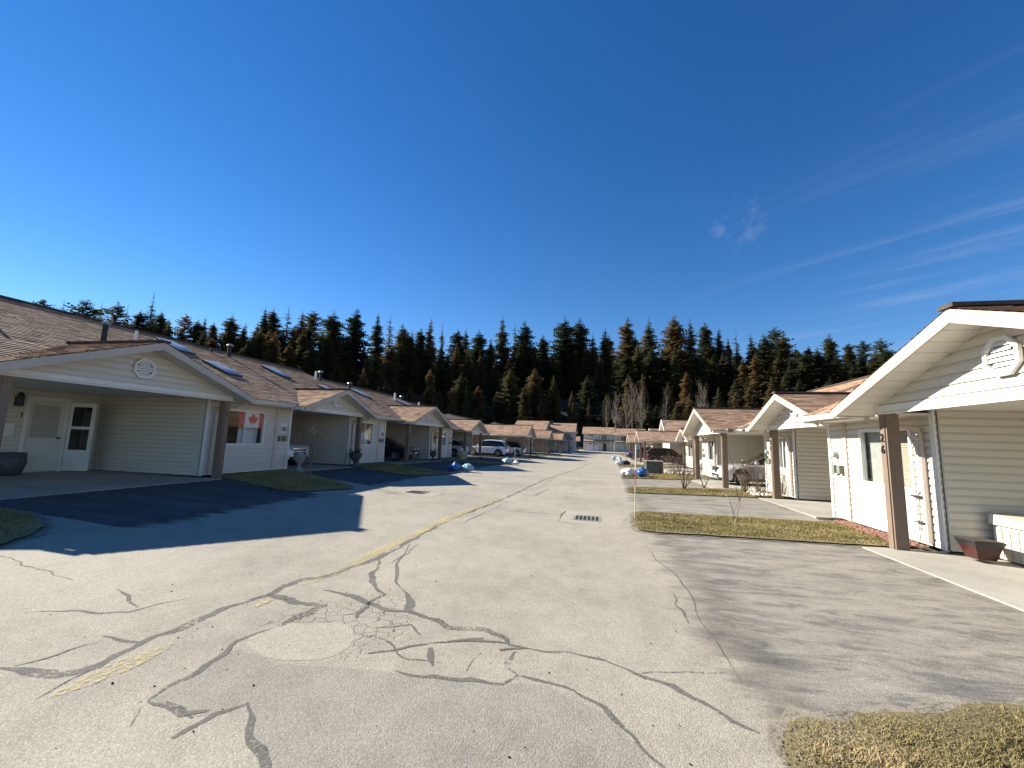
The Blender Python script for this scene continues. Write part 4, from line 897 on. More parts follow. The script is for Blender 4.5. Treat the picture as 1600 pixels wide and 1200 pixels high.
# two-storey townhouses
def townhouse(x0, x1, y0, y1, ze, zr, label, windows, garage=None, side=None, zg=-.25, chim=None):
    H = thing('townhouse', ((x0 + x1) / 2, (y0 + y1) / 2, zg), label, 'townhouse', 'two-storey townhouses at the far end')
    ym = (y0 + y1) / 2
    wall(H, (x0, y0), (x1, y0), zg, ze, (0, -1), [(a - x0, b - x0, c, d) for a, b, c, d in windows], False, course=.25)
    tops = lambda q: zr - .1 - (zr - ze) * abs(q - (y1 - y0) / 2) / ((y1 - y0) / 2)
    wall(H, (x0, y0), (x0, y1), zg, zr, (-1, 0), (), False, 'gable_wall', tops, course=.25); wall(H, (x1, y0), (x1, y1), zg, zr, (1, 0), (), False, 'gable_wall', tops, course=.25)
    wall(H, (x0, y1), (x1, y1), zg, ze, (0, 1), (), False, course=.4)
    rm = MB(); sl = (zr - ze) / (ym - y0)
    for sg, ye in ((-1, y0 - .5), (1, y1 + .5)):
        c = [(x0 - .4, ye, ze - .5 * sl), (x1 + .4, ye, ze - .5 * sl), (x1 + .4, ym, zr), (x0 - .4, ym, zr)]; rm.hexa([(p[0], p[1], p[2] - .15) for p in c] + c)
    ro = rm.build('roof', M['fascia'], H); sh = MB()
    for ye in (y0 - .55, y1 + .55): shingles(sh, [(x0 - .42, ye, ze - .55 * sl + .01), (x1 + .42, ye, ze - .55 * sl + .01), (x1 + .42, ym, zr + .01), (x0 - .42, ym, zr + .01)], (1, 0, 0), .3, .9, int(x0 * 5))
    tag(sh.build('shingles', M['shingles'], ro, fix=False), kind='stuff')
    for a, b, c, d in windows:
        f = MB().box(a, b, y0 - .05, y0 + .02, c, c + .08).box(a, b, y0 - .05, y0 + .02, d - .08, d).box(a, a + .08, y0 - .05, y0 + .02, c + .08, d - .08).box(b - .08, b, y0 - .05, y0 + .02, c + .08, d - .08).build('window', M['trim'], H)
        MB().box(a + .08, b - .08, y0 + .02, y0 + .04, c + .08, d - .08).build('pane', M['carglass'], f)
        if b - a > 1.1: MB().box((a + b) / 2 - .04, (a + b) / 2 + .04, y0 - .045, y0 + .015, c + .08, d - .08).build('mullion', M['trim'], f)
    if garage:
        for (a, b) in garage:
            g = MB().box(a - .12, b + .12, y0 - .08, y0 - .015, zg, zg + 2.3).build('garage_door', M['trim'], H)
            for k in range(4): MB().box(a, b, y0 - .11, y0 - .082, zg + .03 + k * .54, zg + .03 + k * .54 + .51).build('panel', M['garage'], g)
            for k in range(2): MB().box(a + .4 + k * (b - a) * .5, a + .4 + k * (b - a) * .5 + .8, y0 - .125, y0 - .112, zg + 1.75, zg + 2.05).build('pane', M['carglass'], g)
        pr = MB().hexa([(x0, y0 - 1.5, zg + 2.45), (x1, y0 - 1.5, zg + 2.45), (x1, y0 - .03, zg + 2.75), (x0, y0 - .03, zg + 2.75), (x0, y0 - 1.5, zg + 2.58), (x1, y0 - 1.5, zg + 2.58), (x1, y0 - .03, zg + 3.0), (x0, y0 - .03, zg + 3.0)]).build('porch_roof', M['shingles'], H)
        MB().box(x0, x1, y0 - 1.53, y0 - 1.5, zg + 2.4, zg + 2.62).build('porch_fascia', M['brick'], pr)
        for k in range(4):
            xx = x0 + .1 + (x1 - x0 - .2) * k / 3; MB().box(xx - .08, xx + .08, y0 - 1.45, y0 - 1.29, zg, zg + 2.45).build('porch_post', M['trim'] if k in (0, 3) else M['brick'], H)
        MB().box(b + 1.2, b + 2.1, y0 - .06, y0 - .015, zg, zg + 2.05).build('door', M['dark'], H)
    if chim: MB().box(chim - .3, chim + .3, ym - 1.2, ym - .6, zr - .8, zr + .5).build('chimney', M['dark'], ro)
    return H
townhouse(-4.6, 3.4, 118, 127, 4.5, 6.3, 'white two-storey townhouse closing the end of the street', [(-3.2, -2.0, 3.5, 4.3), (-.6, -.2, 2.9, 3.9), (.1, 1.6, 2.7, 4.1), (1.9, 2.3, 2.9, 3.9)], [(-3.6, -.7)], zg=-.25)
townhouse(3.42, 11.5, 117.4, 127, 4.3, 6.05, 'white two-storey townhouse with twin windows right of the end house', [(4.4, 4.8, 2.8, 3.8), (5.2, 6.6, 2.6, 4.0), (8, 9.4, 2.7, 3.9)], [(8, 10.6)], zg=-.25)
townhouse(-11.0, -5.6, 90, 99, 4.1, 5.9, 'two-storey townhouse above the last left carports with one small upper window', [(-7.6, -6.5, 3.1, 3.8)], zg=-.2, chim=-10.6)
townhouse(-17, -11.03, 84, 94, 4.2, 6.0, 'two-storey townhouse behind the long-roofed carport on the shaded side', [(-15, -13.6, 3.0, 4.0)], zg=-.2)
def gable_house(x0, x1, y0, y1, ze, zr, label, zg=-.28):        # gable turned to the street
    H = thing('gable_house', ((x0 + x1) / 2, (y0 + y1) / 2, zg), label, 'house'); ym = (y0 + y1) / 2; sl = (zr - ze) / (ym - y0)
    tops = lambda q: zr - .1 - (zr - ze) * abs(q - (y1 - y0) / 2) / ((y1 - y0) / 2)
    wall(H, (x0, y0), (x0, y1), zg, zr, (-1, 0), (), False, 'gable_wall', tops, course=.2); wall(H, (x0, y0), (x1, y0), zg, ze, (0, -1), (), False); wall(H, (x0, y1), (x1, y1), zg, ze, (0, 1), (), False); wall(H, (x1, y0), (x1, y1), zg, zr, (1, 0), (), False, 'gable_wall', tops, course=.3)
    rm = MB(); sh = MB(); fa = MB()
    for ye in (y0 - .5, y1 + .5):
        c = [(x0 - .5, ye, ze - .5 * sl), (x1, ye, ze - .5 * sl), (x1, ym, zr), (x0 - .5, ym, zr)]; rm.hexa([(p[0], p[1], p[2] - .12) for p in c] + c)
        shingles(sh, [(x0 - .52, ye, ze - .5 * sl + .01), (x1, ye, ze - .5 * sl + .01), (x1, ym, zr + .01), (x0 - .52, ym, zr + .01)], (1, 0, 0), .2, .6, int(x0 * 9)); fa.bar((x0 - .53, ye, ze - .5 * sl - .06), (x0 - .53, ym, zr - .06), .03, .2)
    ro = rm.build('roof', M['soffit'], H); tag(sh.build('shingles', M['shingles'], ro, fix=False), kind='stuff'); fa.build('fascia', M['trim'], ro); MB().bar((x0 - .5, ym, zr + .03), (x1, ym, zr + .03), .25, .05).build('ridge_cap', M['ridge'], ro)
    return H
gable_house(7.6, 15, 51, 56.6, 3.1, 4.75, 'tall white gable house rising over the long carport roof')
gable_house(8.2, 13, 70.5, 75.5, 3.1, 4.4, 'smaller white gable showing beyond the tall one')
# ---------------------------------------------------------------- cars
def interp(tab, x):
    for (a, va), (b, vb) in zip(tab[:-1], tab[1:]):
        if a <= x <= b:
            t = (x - a) / (b - a); return va + (vb - va) * t
    return tab[0][1] if x < tab[0][0] else tab[-1][1]
CAR_TYPES = {
 'suv': dict(L=4.55, W=.92, hood=[(-2.28, .98), (-2.2, 1.06), (-1.0, 1.04), (.9, 1.02), (1.6, .97), (2.05, .88), (2.2, .78), (2.28, .62)], roof=[(-2.2, 1.08), (-2.0, 1.42), (-1.75, 1.58), (-1.2, 1.65), (-.3, 1.68), (.25, 1.62), (.6, 1.40), (1.12, 1.04)], xr=(-1.9, .25), wb=(-1.36, 1.34), wr=.36, z0=.24),
 'wagon': dict(L=4.75, W=.93, hood=[(-2.38, .95), (-2.3, 1.02), (-1.0, 1.03), (.95, 1.0), (1.7, .93), (2.15, .83), (2.3, .72), (2.38, .58)], roof=[(-2.3, 1.04), (-2.0, 1.30), (-1.6, 1.50), (-1.0, 1.60), (-.3, 1.63), (.25, 1.57), (.65, 1.35), (1.2, 1.02)], xr=(-1.75, .25), wb=(-1.42, 1.40), wr=.37, z0=.24),
 'sedan': dict(L=4.6, W=.90, hood=[(-2.3, .82), (-2.2, .96), (-1.5, .98), (.95, .93), (1.6, .87), (2.05, .77), (2.22, .66), (2.3, .54)], roof=[(-1.75, .99), (-1.2, 1.30), (-.8, 1.40), (-.2, 1.43), (.15, 1.39), (.55, 1.22), (1.15, .94)], xr=(-1.05, .18), wb=(-1.35, 1.38), wr=.335, z0=.2)}
def car(kind, label, x, y, z, rz, pm, plate=True, two_tone=None):
    T = CAR_TYPES[kind]; L2_, W = T['L'] / 2, T['W']
    root = thing('parked_car', (x, y, z), label, 'car', 'cars parked at the bungalows', rz)
    def ztop(q): return interp(T['hood'], q)
    def wid(q): e = abs(q) / L2_; return W * (1 - .16 * max(0, (e - .72) / .28) ** 2.2)
    xs_ = [-L2_ + 2 * L2_ * k / 72 for k in range(73)]; body = MB(); ra = T['wr'] + .055; sec = []
    for q in xs_:
        w = wid(q); zt = ztop(q); zb = T['z0'] + (.10 if abs(q) > L2_ - .25 else 0)
        for wx in T['wb']:
            if abs(q - wx) < ra: zb = max(zb, T['wr'] + math.sqrt(ra * ra - (q - wx) ** 2))
        hmid = max(zb + .03, min(.62, zt - .18))
        end = min(1., .55 + (L2_ - abs(q)) * 2.4)
        sec.append([(q, w * .955 * end, zb), (q, w * end, max(zb + .015, min(.45, hmid))), (q, w * 1.0 * end, max(zb + .02, hmid)), (q, w * .985 * end, max(zb + .025, zt - .16)), (q, w * .93 * end, zt - .045), (q, w * .80 * end, zt), (q, w * .4 * end, zt + .018), (q, 0, zt + .022)])
    n = len(sec[0])
    for sg in (1, -1):
        o = len(body.v)
        for s_ in sec: body.v += [(p[0], p[1] * sg, p[2]) for p in s_]
        for i in range(len(sec) - 1):
            for k in range(n - 1): body.f.append([o + i * n + k, o + i * n + k + 1, o + (i + 1) * n + k + 1, o + (i + 1) * n + k]); body.a.append(.5)
        for i in (0, len(sec) - 1): body.f.append([o + i * n + k for k in range(n)] + [len(body.v)]); body.a.append(.5); body.v.append((sec[i][0][0], 0, sec[i][0][2]))
    body.build('body', M[pm], root, True)
    MB().box(-L2_ + .2, L2_ - .2, -W * .8, W * .8, T['z0'] + .02, .62).build('underbody', M['black'], root)
    for sg in (1, -1): MB().box(-1.0, .95, min(sg * W * .90, sg * W * 1.005), max(sg * W * .90, sg * W * 1.005), T['z0'] - .01, T['z0'] + .1).build('sill', M['dark'], root)
    rt = T['roof']; x0, x1 = rt[0][0], rt[-1][0]; gl = MB(); st = [x0 + (x1 - x0) * k / 30 for k in range(31)]; S2 = []
    def tum(q):
        zr = interp(rt, q); zb = ztop(q) - .01; h = max(0., (zr - zb) / .62); return zr, zb, W * .86, W * (.86 - .21 * min(1, h))
    for q in st:
        zr, zb, wb, wr = tum(q); S2.append([(q, wb, zb - .03), (q, (wb * .45 + wr * .55), zb + (zr - zb) * .62), (q, wr, zr - .05 * min(1, (zr - zb) / .3)), (q, wr * .8, zr - .005), (q, 0, zr + .012)])
    n = 5
    for sg in (1, -1):
        o = len(gl.v)
        for s_ in S2: gl.v += [(p[0], p[1] * sg, p[2]) for p in s_]
        for i in range(30):
            for k in range(n - 1): gl.f.append([o + i * n + k, o + i * n + k + 1, o + (i + 1) * n + k + 1, o + (i + 1) * n + k]); gl.a.append(.5)
    cab = gl.build('glazing', M['carglass'], root, True)
    rp = MB(); ra0, ra1 = T['xr']; st = [ra0 + (ra1 - ra0) * k / 14 for k in range(15)]
    for sg in (1, -1):
        o = len(rp.v)
        for q in st:
            zr, zb, wb, wr = tum(q); rp.v += [(q, sg * (wr + .03), zr - .085), (q, sg * (wr + .022), zr - .035), (q, sg * wr * .8, zr + .012), (q, 0, zr + .028)]
        for i in range(14):
            for k in range(3): rp.f.append([o + i * 4 + k, o + i * 4 + k + 1, o + (i + 1) * 4 + k + 1, o + (i + 1) * 4 + k]); rp.a.append(.5)
    rp.build('roof', M[two_tone or pm], root, True)
    def side(q, f):                                           # point on the side glass, f from belt 0 to roof 1
        zr, zb, wb, wr = tum(q); return Vector((q, wb + (wr - wb) * f + .012, zb + (zr - .05 - zb) * f))
    for sg in (1, -1):
        for (qa, qb, wd, mt) in ((T['xr'][1] + .02, x1 - .06, .075, pm), (-.35, -.25, .07, 'black'), (T['xr'][0] + .1, x0 + .06, .13, pm), (-1.28, -1.12, .08, 'black')):
            a, b = side(qa, 1.), side(qb, .02 if qb < x1 - .2 else .0)
            if qb > .8: a, b = Vector((qa, tum(qa)[3] * .99, tum(qa)[0] - .02)), Vector((qb, tum(qb)[2] * .97, tum(qb)[1] + .01))
            if kind == 'sedan' and qb == -1.12: continue
            MB().bar((a.x, a.y * sg, a.z), (b.x, b.y * sg, b.z), .03, wd, (0, sg, 0)).build('pillar', M[mt], root)
        mm = MB().lathe([(.0, -.07), (.09, -.06), (.11, 0), (.08, .06), (.0, .075)], (.78, sg * (W + .05), ztop(.78) + .06), 8).build('mirror', M[pm], root, True)
        MB().box(.2, .38, sg * W - .01, sg * W + .012, .80, .83).build('door_handle', M['chrome'], root); MB().box(-.85, -.67, sg * W - .01, sg * W + .012, .81, .84).build('door_handle', M['chrome'], root)
        hx = L2_ - .30; MB().hexa([(hx, sg * W * .60, .67), (L2_ - .085, sg * W * .42, .66), (L2_ - .075, sg * W * .42, .73), (hx, sg * W * .60, .74), (hx - .22, sg * W * .955, .69), (hx + .06, sg * W * .83, .66), (hx + .05, sg * W * .80, .75), (hx - .24, sg * W * .93, .79)]).build('headlight', M['lamp_clear'], root)
        tx = -L2_ + .06; MB().box(tx - .02, tx + .30, min(sg * W * .62, sg * W * .90), max(sg * W * .62, sg * W * .90), .80, .96).build('tail_light', M['lamp_red'], root)
        for wx in T['wb']:
            c = (wx, sg * (W - .12), T['wr']); r_ = T['wr']
            prof = [(r_ * .66, -.105), (r_ * .93, -.11), (r_, -.07), (r_, .07), (r_ * .93, .11), (r_ * .66, .105)]
            ty = MB(); nn = 28
            for (rr, dy) in prof:
                for k in range(nn): ty.v.append((c[0] + rr * math.cos(6.2832 * k / nn), c[1] + dy, c[2] + rr * math.sin(6.2832 * k / nn)))
            for i in range(len(prof)):
                i2 = (i + 1) % len(prof)
                for k in range(nn): ty.f.append([i * nn + k, i * nn + (k + 1) % nn, i2 * nn + (k + 1) % nn, i2 * nn + k]); ty.a.append(.5)
            wh = ty.build('wheel', M['tyre'], root, True); rm = MB(); yo = c[1] + sg * .075
            for k in range(10):
                a_ = 6.2832 * k / 10; rm.bar((c[0] + .03 * math.cos(a_), yo, c[2] + .03 * math.sin(a_)), (c[0] + r_ * .66 * math.cos(a_ + .12), yo + sg * .012, c[2] + r_ * .66 * math.sin(a_ + .12)), .035, .03, (0, 1, 0))
            for k in range(nn):
                a0, a1 = 6.2832 * k / nn, 6.2832 * (k + 1) / nn
                rm.add([(c[0] + q * r_ * math.cos(a), yo + sg * d, c[2] + q * r_ * math.sin(a)) for a in (a0, a1) for q, d in ((.60, .0), (.68, .03))], [(0, 1, 3, 2)])
            rm.build('rim', M['rim'], wh); MB().add([(c[0] + r_ * .66 * math.cos(6.2832 * k / 20), c[1] + sg * .02, c[2] + r_ * .66 * math.sin(6.2832 * k / 20)) for k in range(20)], [tuple(range(20))]).build('brake_disc', M['dark'], wh)
    fx = L2_ - .04
    MB().hexa([(fx - .12, -.40, .52), (fx + .055, -.36, .52), (fx + .055, .36, .52), (fx - .12, .40, .52), (fx - .16, -.42, .72), (fx + .02, -.36, .72), (fx + .02, .36, .72), (fx - .16, .42, .72)]).build('grille', M['black'], root)
    MB().box(fx - .06, fx + .064, -.44, .44, .735, .757).build('grille_trim', M['chrome'], root)
    MB().hexa([(fx - .35, -.62, .27), (fx + .02, -.5, .27), (fx + .02, .5, .27), (fx - .35, .62, .27), (fx - .35, -.62, .43), (fx + .058, -.5, .43), (fx + .058, .5, .43), (fx - .35, .62, .43)]).build('bumper_intake', M['black'], root)
    if plate: MB().box(fx + .058, fx + .072, -.15, .15, .45, .58).build('licence_plate', M['plate'], root)
    MB().box(-L2_ - .018, -L2_ + .05, -.26, .26, .70, .83).build('licence_plate', M['plate'], root)
    MB().box(-L2_ + .0, -L2_ + .35, -W * .78, W * .78, .26, .46).build('rear_bumper', M['dark'], root)
    return root
car('suv', 'silver crossover nosing out of the carport beside the stone urn', -14.5, 15.75, .26, R(0), 'paint_silver')
car('sedan', 'dark car nosing out of the two-post carport behind the blue bags', -13.6, 25.1, .18, R(0), 'paint_black')
car('wagon', 'grey white wagon backed tail-first in the carport beside the parked crossover', -14.3, 37.6, .04, R(180), 'paint_white')
car('suv', 'white crossover parked broadside in the sun before the long carport roof', -11.6, 43.6, .0, R(180), 'paint_white')
car('wagon', 'white crossover with black roof glass under the long carport roof', -10.9, 49.3, -.1, R(180), 'paint_white', two_tone='black')
car('sedan', 'silver car with spoked wheels in the carport behind the pruned stumps', 7.45, 21.6, .0, R(180), 'paint_silver')
car('sedan', 'white car mostly hidden in the set-back carport past the lattice', 9.6, 36.6, -.2, R(180), 'paint_white')
car('suv', 'maroon crossover in the long carport behind the green utility box', 6.85, 47.2, -.27, R(0), 'paint_maroon')
car('suv', 'indigo crossover standing past the maroon one', 5.6, 60.8, -.27, R(180), 'paint_blue')

# ---------------------------------------------------------------- small things
def gxy(x, y): return (x, y, gz(x, y))
def bag(x, y, r_, mat, label, seed, z=None, group='rubbish bags put out on the lawns'):
    q = random.Random(seed); bm = bmesh.new(); bmesh.ops.create_icosphere(bm, subdivisions=4, radius=1.); ph = [q.uniform(0, 6.28) for _ in range(8)]
    for v in bm.verts:
        d = v.co.normalized(); k = 1 + .16 * math.sin(3.1 * d.x + ph[4]) * math.cos(2.7 * d.y + ph[5]) + .10 * math.sin(5 * d.x + ph[0]) * math.cos(4 * d.y + ph[1]) + .07 * math.sin(9 * d.y + ph[2] + 6 * d.z) + .05 * math.sin(13 * d.x + 11 * d.z + ph[3]) + .035 * abs(math.sin(17 * d.x + 9 * d.y + ph[6])) + .03 * abs(math.sin(14 * d.y - 19 * d.z + ph[7])) + q.uniform(-.012, .012)
        v.co = Vector((d.x * k, d.y * k * .88, d.z * k * .62))
        if d.z > .93: v.co.z += (d.z - .93) * 3.2; v.co.x *= .7; v.co.y *= .7
        if v.co.z < -.55: v.co.z = -.55
        v.co *= r_; v.co.z += .55 * r_
    me = bpy.data.meshes.new('rubbish_bag'); bm.to_mesh(me); bm.free(); me.materials.append(M[mat]); o = bpy.data.objects.new('rubbish_bag', me); COL.objects.link(o)
    o.location = (x, y, (gz(x, y) + .05) if z is None else z); o.rotation_euler = (0, 0, q.uniform(0, 6)); me.polygons.foreach_set('use_smooth', [True] * len(me.polygons)); return tag(o, label, 'rubbish bag', group)
bag(-6.85, 19.75, .29, 'bagblue', 'deep blue rubbish bag on the shaded grass before the two-post carport', 1); bag(-6.25, 20.0, .27, 'bagaqua', 'pale blue rubbish bag leaning on the deep blue one', 2)
bag(-6.55, 30.2, .34, 'bagaqua', 'pale blue rubbish bag beside a stake on the sunlit islet', 3); bag(-5.85, 30.0, .22, 'bagwhite', 'small white rubbish bag beside the pale blue one on the islet', 4)
bag(1.42, 23.6, .34, 'bagwhite', 'large white rubbish bag at the kerb by the blue bag', 5); bag(2.15, 24.1, .36, 'bagblue', 'blue rubbish bag between the white bag and the utility box', 6)
bag(1.7, 41.2, .33, 'bagwhite', 'white rubbish bag beside the black one further along', 7); bag(2.3, 41.4, .3, 'bagblack', 'black rubbish bag beside the white one further along', 8)
bag(1.6, 54, .36, 'bagaqua', 'far pale blue rubbish bag past the carport with the maroon car', 9); bag(2.1, 52.4, .33, 'bagwhite', 'far white rubbish bag past the carport with the maroon car', 10)
def stake(x, y, h, label, lean=0., bands=True):
    z = gz(x, y); t = thing('driveway_stake', (x, y, z), label, 'stake', 'driveway marker stakes')
    p = lambda k: (x + lean * k * h, y, z + k * h); r_ = .012
    MB().tube([p(0), p(.45)], r_, 6).build('rod', M['stakewood'], t); MB().tube([p(.45), p(.66)], r_ * 1.05, 6).build('red_band', M['stakered'] if bands else M['stakewood'], t); MB().tube([p(.66), p(1)], r_ * 1.1, 6).build('reflector', M['stakewhite'], t)
stake(.72, 9.85, 1.62, 'tall driveway stake with a red band on the island of house 26', .02)
stake(-6.1, 30.6, 1.25, 'pale driveway stake beside the pale blue bag', bands=False); stake(-5.3, 51, 1.9, 'pale driveway stake on the far shaded side', bands=False); stake(1.5, 52.5, 2.0, 'white driveway stake by the far bags', bands=False); stake(1.25, 56, 2.3, 'taller white driveway stake behind the far bags', bands=False)
x, y = 3.3, 28.7; z = gz(x, y); t = thing('utility_box', (x, y, z), 'dark green utility box with a pale lid on the lawn', 'utility box')
MB().box(x - .5, x + .5, y - .35, y + .35, z, z + .76).build('body', M['utility'], t)
for k in (-1, 1): MB().box(x + (-.47 if k < 0 else .02), x + (-.02 if k < 0 else .47), y - .375, y - .352, z + .06, z + .70).build('door_panel', M['utility'], t)
MB().box(x - .54, x + .54, y - .39, y + .39, z + .762, z + .81).build('lid', M['woodlight'], t)
MB().box(x + .40, x + .46, y - .44, y - .38, z, z + .25).build('post', M['brick'], t)
t = thing('timber_planks', (5.1, 30.5, gz(5, 30)), 'pale planks lying by the stones behind the utility box', 'planks')
for k in range(3): MB().box(4.2 + .1 * k, 6.2 - .15 * k, 29.9 + .35 * k, 30.12 + .35 * k, gz(5, 30) + .02, gz(5, 30) + .10 + .05 * k).build('plank', M['woodlight'], t)
# planter and chest in the carport of house 26
x, y, z = 5.62, 8.02, .075; t = thing('planter', (x, y, z), 'square tapered planter, oxblood red with a black rim, in the carport of house 26', 'planter')
def frus(b, tp, z0_, z1_): return MB().hexa([(x - b, y - b, z0_), (x + b, y - b, z0_), (x + b, y + b, z0_), (x - b, y + b, z0_), (x - tp, y - tp, z1_), (x + tp, y - tp, z1_), (x + tp, y + tp, z1_), (x - tp, y + tp, z1_)])
frus(.115, .165, z, z + .18).build('pot', M['planter_red'], t); frus(.166, .2, z + .18, z + .27).build('rim', M['planter_black'], t); frus(.18, .18, z + .268, z + .277).build('soil', M['soil'], t)
x0, x1, y0, y1 = 6.02, 7.4, 7.55, 8.3; t = thing('storage_chest', (6.7, 7.9, .06), 'beige resin storage chest against the carport wall of house 26', 'storage chest')
MB().box(x0, x1, y0, y1, .06, .56).build('body', M['deckbox'], t); MB().hexa([(x0 - .04, y0 - .04, .563), (x1 + .04, y0 - .04, .563), (x1 + .04, y1 + .03, .563), (x0 - .04, y1 + .03, .563), (x0 - .02, y0 - .02, .64), (x1 + .02, y0 - .02, .64), (x1 + .02, y1 + .02, .72), (x0 - .02, y1 + .02, .72)]).build('lid', M['deckbox'], t)
for k in range(5): MB().box(x0 - .012, x0 - .002, y0 + .06 + k * .135, y0 + .17 + k * .135, .1, .52).build('side_panel', M['deckbox'], t)
def urn(x, y, z, r_, h, mat, label, plant=None, seed=1):
    t = thing('urn', (x, y, z), label, 'urn'); MB().lathe([(.62 * r_, 0), (.62 * r_, .1 * h), (.3 * r_, .16 * h), (.24 * r_, .36 * h), (.45 * r_, .48 * h), (.85 * r_, .68 * h), (.92 * r_, .84 * h), (r_, .95 * h), (1.08 * r_, h), (.8 * r_, h)], (x, y, z), 18).build('bowl', M[mat], t, True)
    MB().lathe([(.82 * r_, .985 * h), (.01, 1.0 * h)], (x, y, z), 12).build('soil', M['soil'], t)
    if plant:
        m_ = MB(); q = random.Random(seed)
        for k in range(60):
            a = q.uniform(0, 6.28); l = q.uniform(.15, .5); b_ = Vector((x + math.cos(a) * r_ * .4, y + math.sin(a) * r_ * .4, z + h)); tp = b_ + Vector((math.cos(a) * l * .6, math.sin(a) * l * .6, l * q.uniform(.1, .8))); sd_ = Vector((-math.sin(a), math.cos(a), 0)) * .03
            m_.add([b_ - sd_, b_ + sd_, tp], [(0, 1, 2)])
        m_.build('plant', M['shrubgreen'], t)
urn(-11.05, 14.25, .25, .24, .62, 'urn', 'pale stone urn at the corner of the silver crossover carport')
urn(-10.85, 17.65, .24, .30, .60, 'darkurn', 'dark urn with trailing stems by the second carport post', 'y', 3)
urn(-10.9, 27.0, .14, .22, .55, 'darkurn', 'small dark urn with leafy stems at the far post of the two-post carport', 'y', 4)
t = thing('barrel_planter', (-15.05, 8.35, .33), 'dark half barrel beside the door of house 1', 'planter'); MB().lathe([(.24, 0), (.32, .28), (.29, .56), (.27, .56), (.27, .5)], (-15.05, 8.35, .33), 20).build('barrel', M['darkurn'], t, True); MB().lathe([(.268, .5), (.01, .52)], (-15.05, 8.35, .33), 14).build('soil', M['soil'], t)
t = thing('barrel_planter', (-10.9, 33.1, .03), 'weathered wooden half barrel in front of the white wagon carport', 'planter'); MB().lathe([(.36, 0), (.46, .35), (.42, .66), (.39, .66), (.38, .58)], (-10.9, 33.1, .03), 18).build('barrel', M['woodlight'], t); MB().lathe([(.38, .58), (.01, .6)], (-10.9, 33.1, .03), 14).build('soil', M['soil'], t)
# flag hung inside the window of house 1
xw = -11.45 - .05; t = thing('flag', (xw, 12.3, LZ + 1.5), 'red and white maple leaf flag hung inside the window of house 1', 'flag')
fy0, fy1, fz0, fz1 = 11.75, 12.86, LZ + 1.50, LZ + 2.02
for a, b, mt, nm in ((0, .25, 'red', 'red_band'), (.25, .75, 'white', 'white_field'), (.75, 1, 'red', 'red_band')): MB().box(xw - .004, xw, fy0 + (fy1 - fy0) * a, fy0 + (fy1 - fy0) * b, fz0, fz1).build(nm, M[mt], t)
leaf = [(0, -.5), (.03, -.22), (.30, -.27), (.26, -.15), (.5, .06), (.42, .10), (.46, .27), (.30, .23), (.26, .30), (.13, .16), (.17, .42), (.09, .37), (0, .52)]
leaf = leaf + [(-a, b) for a, b in leaf[-2:0:-1]]; cyf, czf = (fy0 + fy1) / 2 + .02, (fz0 + fz1) / 2
MB().add([(xw + .004, cyf + a * .42, czf + b * .42) for a, b in leaf], [tuple(range(len(leaf)))]).build('maple_leaf', M['red'], t)
# lattice screen at the far side of carport R3
t = thing('lattice_screen', (5.05, 24.5, -.08), 'tan lattice screen between the carports past the silver car', 'lattice'); z_ = -.05
MB().box(5.0, 5.08, 24.55, 24.63, z_, 2.2).build('post', M['post'], t); MB().box(5.0, 5.08, 25.55, 25.63, z_, 2.2).build('post', M['post'], t)
for sg in (-1, 1):
    for k in range(-7, 17):
        a, b = .16 * k, .16 * k + sg * .92 * 1.0; q0, q1 = (a, 24.63), (b, 25.55)
        lo, hi = q0[0], q1[0]
        if min(lo, hi) < 0 or max(lo, hi) > 2.15: continue
        MB().bar((5.04 + sg * .008, 24.63, lo), (5.04 + sg * .008, 25.55, hi), .012, .04, (1, 0, 0)).build('slat', M['lattice'], t)
# short dark garden spikes and a bird-bath like stand
def stump(x, y, h, label, seed): return twig_plant('pruned_stump', x, y, h, label, 'stump', seed, 5, .035, 'twig', 1)

# ---------------------------------------------------------------- bare trees and shrubs
def grow(m_, p, d, ln, r_, lvl, q, spread=.6, n=(2, 3), sides=4, tips=None, up=.12):
    pts = [p]; rs = [r_]; k = 3; dd = d.copy()
    for i in range(k):
        dd = (dd + Vector((q.uniform(-1, 1), q.uniform(-1, 1), q.uniform(-.3, 1) * .6)) * .16 + Vector((0, 0, up * .3))).normalized(); pts.append(pts[-1] + dd * ln / k); rs.append(r_ * (1 - .38 * (i + 1) / k))
    m_.tube(pts, rs, sides, False)
    if lvl == 0:
        if tips is not None: tips.append((pts[-1], dd))
        return
    for i in range(q.randint(*n)):
        a = Vector((q.uniform(-1, 1), q.uniform(-1, 1), q.uniform(-.2, .8))).normalized(); nd = (dd * (1 - spread) + a * spread + Vector((0, 0, up))).normalized()
        at = q.choice(pts[1:]) if i else pts[-1]; grow(m_, at, nd, ln * q.uniform(.55, .85), r_ * .55, lvl - 1, q, spread, n, 3, tips, up)
